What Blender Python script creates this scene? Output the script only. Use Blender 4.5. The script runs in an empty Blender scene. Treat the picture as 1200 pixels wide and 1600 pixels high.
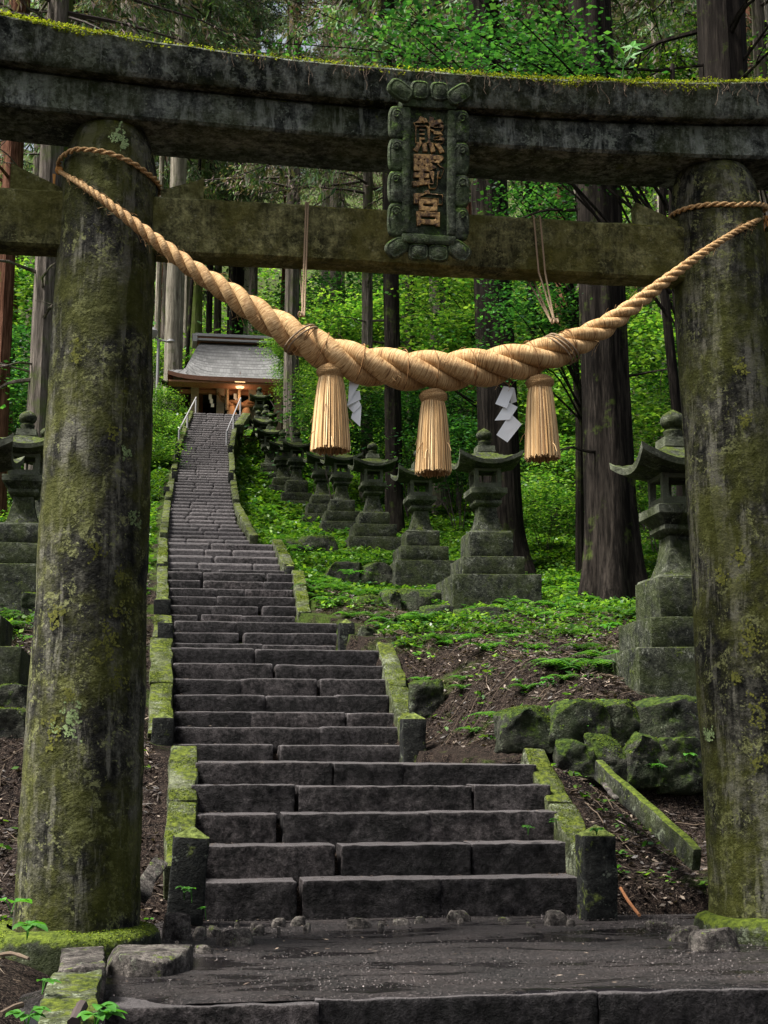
import bpy, math, random
import numpy as np
from mathutils import Vector, Matrix
R = math.radians
random.seed(7)
rng = np.random.default_rng(7)
COL = bpy.context.scene.collection

# ---------------------------------------------------------------- camera model
F = 2200.0
EYE = 1.0
PITCH, YAW = R(9.8), R(8.6)
fw = np.array([math.sin(YAW)*math.cos(PITCH), math.cos(YAW)*math.cos(PITCH), math.sin(PITCH)])
rt = np.array([math.cos(YAW), -math.sin(YAW), 0.0])
up = np.cross(rt, fw)
O = np.array([0.0, 0.0, EYE])
def ray(px, py):
    return fw + rt*(px-600)/F + up*(800-py)/F
def atY(px, py, Y):
    """where the sight line of a photograph point meets the vertical plane y = Y (used for surveying positions)"""
    d = ray(px, py); return O + d*(Y-O[1])/d[1]
def atZ(px, py, z):
    d = ray(px, py); return O + d*(z-O[2])/d[2]
def proj(P):
    d = np.asarray(P, float)-O; z = d@fw
    return 600+F*(d@rt)/z, 800-F*(d@up)/z

cam_data = bpy.data.cameras.new('camera')
cam = bpy.data.objects.new('camera', cam_data); COL.objects.link(cam)
cam_data.sensor_fit = 'VERTICAL'; cam_data.sensor_height = 36.0; cam_data.lens = 36.0*F/1600
cam_data.clip_start = 0.05; cam_data.clip_end = 2000
m = Matrix(((rt[0], up[0], -fw[0], 0), (rt[1], up[1], -fw[1], 0), (rt[2], up[2], -fw[2], EYE), (0, 0, 0, 1)))
cam.matrix_world = m
bpy.context.scene.camera = cam

# ---------------------------------------------------------------- noise
def _h(i, j, k, s):
    n = (i*374761393 + j*668265263 + k*2147483647 + s*1442695041) & 0xffffffff
    n = ((n ^ (n >> 13))*1274126177) & 0xffffffff
    n = (n ^ (n >> 16)) & 0xffffffff
    return n/2147483647.5 - 1.0
def vn(P, s=0):
    """smooth value noise in [-1,1] for an (n,3) array"""
    P = np.atleast_2d(np.asarray(P, float)); b = np.floor(P).astype(np.int64); f = P-b; f = f*f*(3-2*f)
    r = 0
    for dx in (0, 1):
        for dy in (0, 1):
            for dz in (0, 1):
                w = (f[:, 0] if dx else 1-f[:, 0])*(f[:, 1] if dy else 1-f[:, 1])*(f[:, 2] if dz else 1-f[:, 2])
                r = r + w*_h(b[:, 0]+dx, b[:, 1]+dy, b[:, 2]+dz, s)
    return r
def fbm(P, s=0, o=3):
    P = np.atleast_2d(np.asarray(P, float)); r = 0; a = 1
    for i in range(o):
        r = r + a*vn(P*(2**i), s+i*17); a *= .5
    return r

# ---------------------------------------------------------------- object helpers
def link(o, parent=None):
    COL.objects.link(o)
    if parent is not None: o.parent = parent
    return o
def tag(o, label=None, cat=None, group=None, kind=None):
    if label: o['label'] = label
    if cat: o['category'] = cat
    if group: o['group'] = group
    if kind: o['kind'] = kind
    return o
def empty(name, loc=(0, 0, 0), rz=0):
    o = bpy.data.objects.new(name, None); o.empty_display_size = .1
    o.location = loc; o.rotation_euler = (0, 0, rz); return link(o)
class MB:
    """collects vertices and faces for one mesh"""
    def __init__(s): s.v = []; s.f = []; s.uv = []; s.n = 0
    def add(s, verts, faces, uvs=None):
        b = s.n; verts = [tuple(map(float, p)) for p in verts]
        s.v.extend(verts); s.n += len(verts)
        for i, f in enumerate(faces):
            s.f.append(tuple(b+int(k) for k in f))
            s.uv.append(uvs[i] if uvs is not None else None)
    def box(s, x0, x1, y0, y1, z0, z1, M=None):
        v = [(x, y, z) for x in (x0, x1) for y in (y0, y1) for z in (z0, z1)]
        if M is not None: v = [M @ Vector(p) for p in v]
        s.add(v, [(0, 1, 3, 2), (4, 6, 7, 5), (0, 4, 5, 1), (2, 3, 7, 6), (0, 2, 6, 4), (1, 5, 7, 3)])
    def rbox(s, x0, x1, y0, y1, z0, z1, res=.12, bev=.012, amp=.006, fr=6., seed=0, M=None, maxn=14):
        """rounded box with a worn, uneven surface"""
        def ax(a, b):
            L = b-a; bb = min(bev, L*.3); n = max(1, min(maxn, int(round((L-2*bb)/res))))
            return np.concatenate([[a], np.linspace(a+bb, b-bb, n+1), [b]]), bb
        (X, bx), (Y, by), (Z, bz) = ax(x0, x1), ax(y0, y1), ax(z0, z1)
        nx, ny, nz = len(X)-1, len(Y)-1, len(Z)-1
        idx = {}; P = []
        def vid(i, j, k):
            key = (i, j, k)
            if key not in idx: idx[key] = len(P); P.append((X[i], Y[j], Z[k]))
            return idx[key]
        fs = []
        for i in range(nx):
            for j in range(ny):
                fs.append((vid(i, j, 0), vid(i, j+1, 0), vid(i+1, j+1, 0), vid(i+1, j, 0)))
                fs.append((vid(i, j, nz), vid(i+1, j, nz), vid(i+1, j+1, nz), vid(i, j+1, nz)))
        for i in range(nx):
            for k in range(nz):
                fs.append((vid(i, 0, k), vid(i+1, 0, k), vid(i+1, 0, k+1), vid(i, 0, k+1)))
                fs.append((vid(i, ny, k), vid(i, ny, k+1), vid(i+1, ny, k+1), vid(i+1, ny, k)))
        for j in range(ny):
            for k in range(nz):
                fs.append((vid(0, j, k), vid(0, j, k+1), vid(0, j+1, k+1), vid(0, j+1, k)))
                fs.append((vid(nx, j, k), vid(nx, j+1, k), vid(nx, j+1, k+1), vid(nx, j, k+1)))
        P = np.array(P); b = np.array([bx, by, bz])
        lo = np.array([x0, y0, z0])+b; hi = np.array([x1, y1, z1])-b
        Q = np.clip(P, lo, hi); d = (P-Q)/b; ln = np.linalg.norm(d, axis=1, keepdims=True); ln[ln == 0] = 1
        P = Q + d/ln*b
        if amp:
            N = np.stack([fbm(P*fr, seed+t*101, 3) for t in range(3)], 1)
            P = P + N*amp
        if M is not None:
            A = np.array(M); P = P@A[:3, :3].T + A[:3, 3]
        s.add(P, fs)
    def tube(s, pts, rad, n=8, cap=True, uvl=1.0, squash=None):
        P = np.asarray(pts, float); m = len(P)
        rad = np.full(m, rad) if np.isscalar(rad) else np.asarray(rad, float)
        T = np.gradient(P, axis=0); T /= np.linalg.norm(T, axis=1, keepdims=True)+1e-12
        a = np.array([0, 0, 1.]) if abs(T[0, 2]) < .9 else np.array([1., 0, 0])
        N = np.cross(T[0], a); N /= np.linalg.norm(N)
        V = []; L = 0; Ls = []
        for i in range(m):
            if i:
                N = N - T[i]*(N@T[i]); N /= np.linalg.norm(N)+1e-12; L += np.linalg.norm(P[i]-P[i-1])
            Ls.append(L); B = np.cross(T[i], N)
            for k in range(n):
                t = 2*math.pi*k/n; V.append(P[i]+rad[i]*(math.cos(t)*N+math.sin(t)*B))
        fs = []; uv = []
        for i in range(m-1):
            for k in range(n):
                k2 = (k+1) % n
                fs.append((i*n+k, i*n+k2, (i+1)*n+k2, (i+1)*n+k))
                uv.append([(Ls[i]*uvl, k/n), (Ls[i]*uvl, (k+1)/n), (Ls[i+1]*uvl, (k+1)/n), (Ls[i+1]*uvl, k/n)])
        if cap:
            fs.append(tuple(range(n))[::-1]); uv.append([(0, 0)]*n)
            fs.append(tuple((m-1)*n+k for k in range(n))); uv.append([(0, 0)]*n)
        s.add(V, fs, uv)
    def lathe(s, prof, n=32, c=(0, 0), cap=True):
        """prof: list of (radius, z) or (radius, z, cx, cy)"""
        V = []
        for p in prof:
            cx, cy = (p[2], p[3]) if len(p) > 2 else c
            for k in range(n):
                t = 2*math.pi*k/n; V.append((cx+p[0]*math.cos(t), cy+p[0]*math.sin(t), p[1]))
        fs = []
        for i in range(len(prof)-1):
            for k in range(n):
                k2 = (k+1) % n; fs.append((i*n+k, i*n+k2, (i+1)*n+k2, (i+1)*n+k))
        if cap:
            fs.append(tuple(range(n))[::-1]); fs.append(tuple((len(prof)-1)*n+k for k in range(n)))
        s.add(V, fs)
    def build(s, name, mat, parent=None, smooth=True, mats=None):
        me = bpy.data.meshes.new(name); me.from_pydata(s.v, [], s.f)
        if any(u is not None for u in s.uv):
            ul = me.uv_layers.new(name='UVMap'); k = 0
            buf = np.zeros(len(me.loops)*2, dtype=np.float32)
            for f, u in zip(s.f, s.uv):
                for q in range(len(f)):
                    if u is not None: buf[2*k] = u[q][0]; buf[2*k+1] = u[q][1]
                    k += 1
            ul.data.foreach_set('uv', buf)
        me.materials.append(mat)
        if smooth:
            me.shade_smooth()
            me.set_sharp_from_angle(angle=R(38))
        return link(bpy.data.objects.new(name, me), parent)
def quads_mesh(name, V, mat, nper=4):
    """mesh from an (n*nper,3) array, every nper vertices one face"""
    n = len(V)//nper
    me = bpy.data.meshes.new(name)
    me.vertices.add(len(V)); me.vertices.foreach_set('co', np.asarray(V, np.float32).ravel())
    me.loops.add(n*nper); me.loops.foreach_set('vertex_index', np.arange(n*nper, dtype=np.int32))
    me.polygons.add(n); me.polygons.foreach_set('loop_start', np.arange(0, n*nper, nper, dtype=np.int32))
    me.polygons.foreach_set('loop_total', np.full(n, nper, dtype=np.int32))
    me.update(calc_edges=True); me.materials.append(mat)
    return me
def leaves(C, size, rg, flat=.5, asp=.55, dirs=None, droop=.0):
    """kite-shaped leaf faces at centres C; flat = how horizontal they lie"""
    C = np.asarray(C, float); n = len(C)
    az = rg.uniform(0, 2*math.pi, n); L = size*rg.uniform(.6, 1.35, n)
    d = np.stack([np.cos(az), np.sin(az), rg.normal(-droop, .45*(1-flat)+.1, n)], 1) if dirs is None else dirs+rg.normal(0, .35, (n, 3))
    d /= np.linalg.norm(d, axis=1, keepdims=True)+1e-9
    u = np.stack([rg.normal(0, 1-flat+.12, n), rg.normal(0, 1-flat+.12, n), np.ones(n)], 1)
    sd = np.cross(d, u); sd /= np.linalg.norm(sd, axis=1, keepdims=True)+1e-9
    L = L[:, None]; w = L*asp*.5
    V = np.stack([C-d*L*.5, C-d*L*.05+sd*w, C+d*L*.5, C-d*L*.05-sd*w], 1)
    return V.reshape(-1, 3)

def fuzz(mb, parent, loc_off, dens=9000, size=.011, thr=.0, nz=.45, seed=1, mat='moss_fuzz', h=.010):
    """short moss tufts growing on the faces of mb that look upwards"""
    V = np.array(mb.v); F4 = [f for f in mb.f if len(f) == 4]
    if not F4: return
    F4 = np.array(F4); a, b, c, d = (V[F4[:, i]] for i in range(4)); n = np.cross(c-a, d-b); ar = np.linalg.norm(n, axis=1)/2; n /= (2*ar[:, None]+1e-12)
    n[n[:, 2] < -.99] *= -1
    k = n[:, 2] > nz
    if not k.any(): return
    a, b, c, d, n, ar = a[k], b[k], c[k], d[k], n[k], ar[k]
    rg_ = np.random.default_rng(seed); m_ = int(ar.sum()*dens)
    if m_ < 10: return
    i = rg_.choice(len(ar), m_, p=ar/ar.sum()); u = rg_.uniform(0, 1, (m_, 1)); v = rg_.uniform(0, 1, (m_, 1))
    P = (a[i]*(1-u)+b[i]*u)*(1-v)+(d[i]*(1-u)+c[i]*u)*v
    W = P+np.array(loc_off); mk = fbm(W*5, seed, 3)
    kk = mk > thr+rg_.normal(0, .12, m_); P, n_, mk = P[kk], n[i][kk], mk[kk]
    P = P+n_*(h*np.clip(.3+mk-thr, .2, 1.4)*rg_.uniform(.2, 1, len(P)))[:, None]
    q = link(bpy.data.objects.new('moss', quads_mesh('moss', leaves(P, size, rg_, flat=.25, asp=.5), M[mat])), parent); tag(q, kind='stuff')
# ---------------------------------------------------------------- materials
class NT:
    def __init__(s, name):
        s.m = bpy.data.materials.new(name); s.m.use_nodes = True; s.t = s.m.node_tree; s.t.nodes.clear()
        s.out = s.n('ShaderNodeOutputMaterial')
    def n(s, typ, **k):
        o = s.t.nodes.new(typ)
        for a, b in k.items():
            if a in o.inputs.keys() if isinstance(a, str) else False: o.inputs[a].default_value = b
            else: setattr(o, a, b)
        return o
    def set(s, node, **k):
        for a, b in k.items(): node.inputs[a.replace('_', ' ')].default_value = b
        return node
    def l(s, a, b): s.t.links.new(a, b)
    def noise(s, vec, scale, detail=5, rough=.6, dist=0):
        o = s.n('ShaderNodeTexNoise'); o.inputs['Scale'].default_value = scale; o.inputs['Detail'].default_value = detail
        o.inputs['Roughness'].default_value = rough; o.inputs['Distortion'].default_value = dist
        s.l(vec, o.inputs['Vector']); return o.outputs['Fac']
    def ramp(s, fac, stops, interp='LINEAR'):
        o = s.n('ShaderNodeValToRGB'); o.color_ramp.interpolation = interp; e = o.color_ramp.elements
        while len(e) < len(stops): e.new(.5)
        for i, (p, c) in enumerate(stops):
            e[i].position = p; e[i].color = (c, c, c, 1) if np.isscalar(c) else (*c, 1)
        s.l(fac, o.inputs[0]); return o.outputs['Color']
    def mix(s, fac, a, b, blend='MIX'):
        o = s.n('ShaderNodeMix', data_type='RGBA', blend_type=blend)
        for sock, v in ((o.inputs[0], fac), (o.inputs[6], a), (o.inputs[7], b)):
            if isinstance(v, (int, float)): sock.default_value = v if sock.type == 'VALUE' else (v, v, v, 1)
            elif isinstance(v, tuple): sock.default_value = (*v[:3], 1)
            else: s.l(v, sock)
        return o.outputs[2]
    def math(s, op, a, b=None, c=None, clamp=False):
        o = s.n('ShaderNodeMath', operation=op); o.use_clamp = clamp
        for i, v in enumerate((a, b, c)):
            if v is None: continue
            if isinstance(v, (int, float)): o.inputs[i].default_value = v
            else: s.l(v, o.inputs[i])
        return o.outputs[0]
    def mapping(s, vec, scale=(1, 1, 1), rot=(0, 0, 0)):
        o = s.n('ShaderNodeMapping'); o.inputs['Scale'].default_value = scale; o.inputs['Rotation'].default_value = rot
        s.l(vec, o.inputs['Vector']); return o.outputs[0]
    def bump(s, h, st=.5, dist=.02, normal=None):
        o = s.n('ShaderNodeBump'); o.inputs['Strength'].default_value = st; o.inputs['Distance'].default_value = dist
        s.l(h, o.inputs['Height'])
        if normal is not None: s.l(normal, o.inputs['Normal'])
        return o.outputs[0]
    def princ(s, col, rough=.85, normal=None, spec=.3, **k):
        o = s.n('ShaderNodeBsdfPrincipled')
        if isinstance(col, tuple): o.inputs['Base Color'].default_value = (*col, 1)
        else: s.l(col, o.inputs['Base Color'])
        if isinstance(rough, (int, float)): o.inputs['Roughness'].default_value = rough
        else: s.l(rough, o.inputs['Roughness'])
        o.inputs['Specular IOR Level'].default_value = spec
        if normal is not None: s.l(normal, o.inputs['Normal'])
        for a, b in k.items(): o.inputs[a].default_value = b
        return o.outputs[0]
    def done(s, sh): s.l(sh, s.out.inputs[0]); return s.m
def wpos(t): return t.n('ShaderNodeNewGeometry')

def stone(name, dark, light, moss=.5, lichen=.3, mosscol=((.035, .06, .008), (.16, .22, .02)), rough=.85, spec=.12,
          streak=0., bump=.6, sc=1.0, lichcol=(.34, .38, .27), side=0., wear=0., wet=0., tint=0, dotc=(.42, .42, .32)):
    t = NT(name); g = wpos(t); P = g.outputs['Position']
    oi = t.n('ShaderNodeObjectInfo')
    n1 = t.noise(P, 3.2*sc, 7, .62); n2 = t.noise(P, 17*sc, 6, .7); n3 = t.noise(P, 70*sc, 4, .7)
    k = t.math('ADD', t.math('MULTIPLY', n1, .45), t.math('MULTIPLY', n2, .55))
    col = t.ramp(k, [(.42, dark), (.505, tuple((a+b)/2.6 for a, b in zip(dark, light))), (.60, light)])
    col = t.mix(.55, col, t.mix(1.0, col, t.ramp(n3, [(.36, .25), (.64, 1.7)]), 'MULTIPLY'))
    if streak:   # rain-washed streaks running down vertical faces
        sv = t.noise(t.mapping(P, (14, 14, .9)), 1.0, 5, .6)
        col = t.mix(t.ramp(sv, [(.44, 0.), (.56, streak)]), col, tuple(c*.25 for c in dark))
        sv2 = t.noise(t.mapping(P, (9, 9, 1.3)), 1.3, 6, .7)
        col = t.mix(t.ramp(sv2, [(.54, 0.), (.60, streak*.9)]), col, tuple(min(1, c*1.35) for c in light))
    if tint: col = t.mix(1., col, t.ramp(g.outputs['Random Per Island'], [(0, (.5, .5, .52)), (.5, (.95, .93, .93)), (1, (1.6, 1.5, 1.48))]), 'MULTIPLY')   # every stone its own tone
    # pale crusty lichen patches with an outline of their own
    ln = t.noise(P, 7.5*sc, 9, .78, .6); ld = t.noise(P, 55*sc, 4, .7)
    lm = t.ramp(t.math('ADD', ln, t.math('MULTIPLY', t.math('SUBTRACT', ld, .5), .45)), [(.625-.12*lichen, 0.), (.68-.12*lichen, 1.)])
    col = t.mix(t.math('MULTIPLY', lm, min(1., lichen*1.6)), col, t.mix(n2, tuple(c*.45 for c in lichcol), lichcol))
    vo = t.n('ShaderNodeTexVoronoi'); vo.inputs['Scale'].default_value = 26*sc; vo.inputs['Randomness'].default_value = 1; t.l(P, vo.inputs['Vector'])
    dm = t.math('MULTIPLY', t.ramp(vo.outputs['Distance'], [(.10, 1.), (.22, 0.)]), t.ramp(n1, [(.5, 0.), (.62, .8)]))
    col = t.mix(t.math('MULTIPLY', dm, lichen), col, dotc)
    # moss: thick on faces that look up, thin film elsewhere
    sx = t.n('ShaderNodeSeparateXYZ'); t.l(g.outputs['Normal'], sx.inputs[0])
    mn = t.noise(P, 4.5*sc, 6, .65); mm = t.noise(P, 28*sc, 3, .6)
    upf = t.ramp(sx.outputs['Z'], [(.2, 0.), (.75, 1.)])
    msk = t.math('ADD', t.math('MULTIPLY', upf, .22*moss*2), t.math('ADD', mn, t.math('MULTIPLY', t.math('SUBTRACT', mm, .5), .25)))
    mk = t.ramp(msk, [(.74-.26*moss, 0.), (.84-.26*moss, 1.)])
    if side: # film of algae on the sides
        sd = t.noise(P, 2.6*sc, 7, .72)
        col = t.mix(t.math('MULTIPLY', t.ramp(sd, [(.43, 0.), (.58, 1.)]), side), col, t.mix(n2, mosscol[0], tuple(c*.6 for c in mosscol[1])))
    mc = t.mix(t.ramp(mm, [(.35, 0.), (.68, 1.)]), mosscol[0], mosscol[1])
    col = t.mix(t.math('MULTIPLY', mk, .9), col, mc)
    if wear:   # edges rubbed pale by feet and weather
        pt = t.ramp(t.math('ADD', g.outputs['Pointiness'], t.math('MULTIPLY', t.math('SUBTRACT', n2, .5), .05)), [(.545, 0.), (.62, 1.)])
        col = t.mix(t.math('MULTIPLY', pt, wear), col, tuple(min(1, c*3.2) for c in light))
    st_ = lambda v, a_, b_: t.ramp(v, [(a_, 0.), (b_, 1.)])
    pit = t.n('ShaderNodeTexVoronoi'); pit.inputs['Scale'].default_value = 38*sc; t.l(P, pit.inputs['Vector'])
    hgt = t.math('ADD', t.math('ADD', t.math('MULTIPLY', st_(n2, .34, .66), .55), t.math('MULTIPLY', st_(n3, .33, .67), .22)), t.math('ADD', t.math('MULTIPLY', t.math('MULTIPLY', mk, mm), .4), t.math('MULTIPLY', st_(pit.outputs['Distance'], .0, .35), .16)))
    nb = t.bump(hgt, min(1, bump*1.3), .022)
    rr = t.ramp(n1, [(.3, max(0, rough-.15)), (.7, min(1., rough+.12))])
    if wet: col = t.mix(t.math('MULTIPLY', upf, .55), col, tuple(min(1, c*2.4) for c in light))   # treads paler: some wear, plus the sheen of wet stone painted into the colour
    if wet: rr = t.mix(t.math('MULTIPLY', upf, wet), rr, .22)
    return t.done(t.princ(col, rr, nb, spec))

def leafmat(name, cols, trans=.45, rough=.5, spec=.35, bright=1.0):
    """leaf: diffuse + translucent, one hue per leaf"""
    t = NT(name); g = wpos(t); oi = t.n('ShaderNodeObjectInfo')
    r = g.outputs['Random Per Island']
    stops = [(i/(len(cols)-1) if len(cols) > 1 else 0, tuple(c)) for i, c in enumerate(cols)]
    col = t.ramp(r, stops)
    if bright != 1: col = t.mix(1., col, (bright, bright, bright), 'MULTIPLY')
    nz = t.noise(g.outputs['Position'], .9, 3, .6)
    col = t.mix(1., col, t.ramp(nz, [(.36, .5), (.64, 1.45)]), 'MULTIPLY')
    d = t.princ(col, rough, None, spec)
    tr = t.n('ShaderNodeBsdfTranslucent'); t.l(t.mix(1., col, (1.25, 1.3, .5), 'MULTIPLY'), tr.inputs[0])
    mx = t.n('ShaderNodeMixShader'); mx.inputs[0].default_value = trans
    t.l(d, mx.inputs[1]); t.l(tr.outputs[0], mx.inputs[2]); return t.done(mx.outputs[0])

def bark(name, dark, light, moss=0., vs=1.0):
    t = NT(name); P = wpos(t).outputs['Position']
    a = t.noise(t.mapping(P, (9*vs, 9*vs, .7)), 1.0, 8, .68, .4); b = t.noise(t.mapping(P, (30*vs, 30*vs, 3)), 1., 5, .7)
    c = t.noise(P, .8, 4, .6)
    k = t.math('ADD', t.math('MULTIPLY', a, .6), t.math('MULTIPLY', b, .4))
    col = t.ramp(k, [(.36, tuple(x*.35 for x in dark)), (.47, dark), (.62, light)])
    col = t.mix(t.ramp(c, [(.4, 0.), (.65, .5)]), col, tuple((x+y)*.32 for x, y in zip(dark, light)))
    if moss:
        mn = t.noise(P, 2.2, 6, .7)
        col = t.mix(t.ramp(mn, [(.6-.3*moss, 0.), (.75-.2*moss, .85)]), col, t.mix(b, (.02, .035, .006), (.12, .17, .03)))
    return t.done(t.princ(col, .95, t.bump(k, .9, .06), .04))

def simple(name, col, rough=.7, spec=.2, nscale=0, var=.3, bump=0., **k):
    t = NT(name); P = wpos(t).outputs['Position']; c = col; nb = None
    if nscale:
        n = t.noise(P, nscale, 5, .6); c = t.mix(n, tuple(x*(1-var) for x in col), tuple(min(1, x*(1+var)) for x in col))
        if bump: nb = t.bump(n, bump, .01)
    return t.done(t.princ(c, rough, nb, spec, **k))

M = {}
M['torii'] = stone('torii_stone', (.008, .0085, .0065), (.12, .115, .09), moss=.34, lichen=.6, streak=.75, side=.72, mosscol=((.02, .026, .004), (.16, .165, .02)), lichcol=(.24, .25, .11), dotc=(.34, .33, .2))
M['beam'] = stone('beam_stone', (.012, .016, .013), (.24, .255, .22), moss=.34, lichen=.6, streak=.55, side=.42, mosscol=((.02, .03, .006), (.11, .13, .02)), lichcol=(.27, .3, .24))
M['nuki'] = stone('tie_beam_stone', (.026, .026, .010), (.26, .25, .11), moss=.32, lichen=.55, streak=.25, side=.7, mosscol=((.045, .045, .006), (.2, .185, .035)), lichcol=(.3, .29, .13))
M['plaque'] = stone('plaque_stone', (.014, .018, .012), (.11, .125, .09), moss=.62, lichen=.3, side=.45, mosscol=((.02, .04, .008), (.12, .2, .04)), sc=2.2)
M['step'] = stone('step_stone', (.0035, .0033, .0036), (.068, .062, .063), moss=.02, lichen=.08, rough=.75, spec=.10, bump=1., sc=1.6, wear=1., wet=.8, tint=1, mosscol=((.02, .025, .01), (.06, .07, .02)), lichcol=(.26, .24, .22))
M['kerb'] = stone('kerb_stone', (.02, .023, .012), (.13, .14, .09), moss=.42, lichen=.5, side=.5, mosscol=((.016, .026, .004), (.11, .135, .014)))
M['post'] = stone('post_stone', (.005, .006, .006), (.026, .027, .025), moss=.55, lichen=.25, mosscol=((.04, .055, .01), (.17, .21, .05)), lichcol=(.3, .34, .26), wear=.4)
M['lantern'] = stone('lantern_stone', (.006, .008, .006), (.07, .075, .055), moss=.42, lichen=.42, side=.5, wear=.35, mosscol=((.012, .02, .005), (.10, .13, .018)), lichcol=(.3, .31, .26), sc=1.5)
M['boulder'] = stone('boulder_stone', (.010, .011, .010), (.07, .07, .055), moss=.66, lichen=.35, side=.4, mosscol=((.008, .02, .004), (.07, .11, .013)), bump=1.)
M['rubble'] = stone('rubble_stone', (.02, .017, .016), (.17, .15, .135), moss=.22, lichen=.3, sc=2.5)
M['bark_dark'] = bark('dark_bark', (.009, .0075, .0065), (.045, .037, .031), .08)
M['bark_grey'] = bark('grey_bark', (.07, .06, .05), (.26, .22, .19), .3)
M['bark_pale'] = bark('pale_bark', (.2, .175, .14), (.5, .45, .37), .1, 1.3)
M['bark_red'] = bark('red_bark', (.07, .03, .018), (.24, .12, .08), .08)
M['bark_moss'] = bark('mossy_bark', (.05, .06, .02), (.2, .2, .1), .85)
M['twig'] = simple('dead_twig', (.05, .038, .036), .9, .2, 12)
M['leaf_green'] = leafmat('bright_leaf', [(.012, .04, .010), (.03, .10, .016), (.08, .19, .025), (.20, .31, .06), (.025, .08, .03)], .42, .45, .3, bright=1.3)
M['leaf_deep'] = leafmat('deep_leaf', [(.006, .022, .008), (.010, .045, .014), (.025, .09, .022), (.06, .15, .04)], .4, .42, .3, bright=1.3)
M['leaf_cedar'] = leafmat('cedar_leaf', [(.025, .05, .028), (.05, .09, .04), (.09, .15, .06), (.13, .10, .09), (.05, .09, .05)], .25, .7, .2, bright=1.7)
M['leaf_dead'] = leafmat('dead_cedar_leaf', [(.12, .085, .08), (.20, .15, .14), (.07, .05, .048), (.07, .11, .04), (.10, .16, .06)], .2, .8, .2, bright=1.6)
M['leaf_ground'] = leafmat('ground_leaf', [(.014, .045, .008), (.035, .12, .014), (.10, .23, .022), (.19, .32, .04), (.03, .12, .035)], .4, .4, .4, bright=.85)
M['leaf_fern'] = leafmat('fern_leaf', [(.02, .075, .015), (.05, .15, .02), (.10, .22, .03)], .4)
M['leaf_sprout'] = leafmat('sprout_leaf', [(.035, .13, .02), (.08, .24, .03)], .4)
M['leaf_litter'] = leafmat('litter_leaf', [(.012, .008, .006), (.03, .019, .014), (.075, .05, .034), (.012, .008, .007), (.25, .19, .14)], .05, .6, .5)
M['moss_tuft'] = leafmat('moss_tuft_leaf', [(.06, .09, .008), (.16, .20, .014), (.28, .31, .03), (.12, .09, .04)], .35, .9, .1)
M['crust'] = leafmat('pale_lichen_crust', [(.12, .17, .07), (.24, .31, .14), (.09, .12, .05)], .0, .9, .1)
M['crust_olive'] = leafmat('olive_lichen_crust', [(.06, .065, .014), (.13, .13, .03), (.04, .045, .012)], .0, .9, .1)
M['moss_fuzz'] = leafmat('fuzzy_moss_leaf', [(.02, .035, .006), (.06, .095, .010), (.11, .15, .016), (.18, .21, .025)], .3, .9, .1)
M['plinth'] = stone('plinth_stone', (.008, .009, .008), (.06, .062, .05), moss=.7, lichen=.35, side=.3, mosscol=((.03, .045, .006), (.12, .16, .016)), wear=.2)
M['grit'] = leafmat('grit_grain', [(.012, .010, .010), (.035, .029, .029), (.07, .06, .058), (.15, .13, .125)], .0, .7, .15)
M['root'] = simple('dry_root', (.11, .082, .06), .9, .1, 30)
M['iron'] = simple('black_joint', (.006, .006, .006), .9, .1)
# ---------------------------------------------------------------- survey of the stairs
# nosing heights read off the photograph at the left edge, depths from the flight geometry
STEPS = []      # (Y, z, xl, xr, flight)
def addstep(py, Y, pxl, pxr, fl, z=None):
    if z is None: z = atY(pxl+6, py, Y)[2]
    STEPS.append((Y, float(z), float(atY(pxl, py, Y)[0]), float(atY(pxr, py, Y)[0]), fl))
for py, Y, a, b in [(1378, 8.80, 318, 904), (1323, 9.08, 315, 884), (1272, 9.36, 308, 872), (1228, 9.64, 307, 852), (1193, 9.92, 306, 836)]:
    addstep(py, Y, a, b, 1)
for i, (py, b) in enumerate(zip([1163, 1135, 1111.5, 1085, 1060, 1036, 1012.5], [628, 624, 618, 612, 607, 600, 592])):
    addstep(py, 12.95+.26*i, 269, b, 2)
for i, py in enumerate([1005, 987, 970]):
    addstep(py, 16.2+.3*i, 269, 529, 3)
for i, py in enumerate([959.5, 945, 931, 918.7, 906, 893]):
    addstep(py, 17.85+.3*i, 263, 465-1.4*i, 4)
for i, py in enumerate([888, 878, 867, 857, 847]):
    addstep(py, 20.3+.31*i, 262, 442-4*i, 5)
ys = [841, 835, 828.5, 822.5, 817, 811, 805, 799, 793.5, 788, 783, 778, 773, 767.5, 762.5, 757.5, 753, 749, 745, 741, 737, 733, 729, 725, 721.2, 717.5,
      713.8, 710, 706.5, 703, 699.5, 696, 692.5, 689, 685.5, 682, 678.5, 675, 671.5, 668, 664.5, 661, 657.5, 654, 650.5, 647, 643.5]
zl = STEPS[-1][1]
for i, py in enumerate(ys):
    z = zl + .152*(i+1)
    e = (atY(270, py, 10.)[2]-EYE)/10.
    Y = (z-EYE)/e
    fl = 6+min(4, i//10)
    pl = float(np.interp(py, [643, 654, 682, 722, 767, 812, 841], [303, 300, 287, 279, 270, 264, 262]))
    pr = float(np.interp(py, [643, 654, 682, 722, 767, 810, 828, 841], [380, 369, 358, 357.5, 361, 369, 380, 390]))
    STEPS.append((Y, z, float(atY(pl, py, Y)[0]), float(atY(pr, py, Y)[0]), fl))
for i in range(1, len(STEPS)):
    assert STEPS[i][0] > STEPS[i-1][0] and STEPS[i][1] > STEPS[i-1][1], (i, STEPS[i-1], STEPS[i])
YT, ZT = STEPS[-1][0], STEPS[-1][1]
SY = np.array([-10, 4.5, 8.7]+[s[0] for s in STEPS]+[YT+16, YT+40, YT+90, YT+200])
SZ = np.array([-1.2, -.6, 0.]+[s[1] for s in STEPS]+[ZT+.3, ZT+9, ZT+34, ZT+90])
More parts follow.
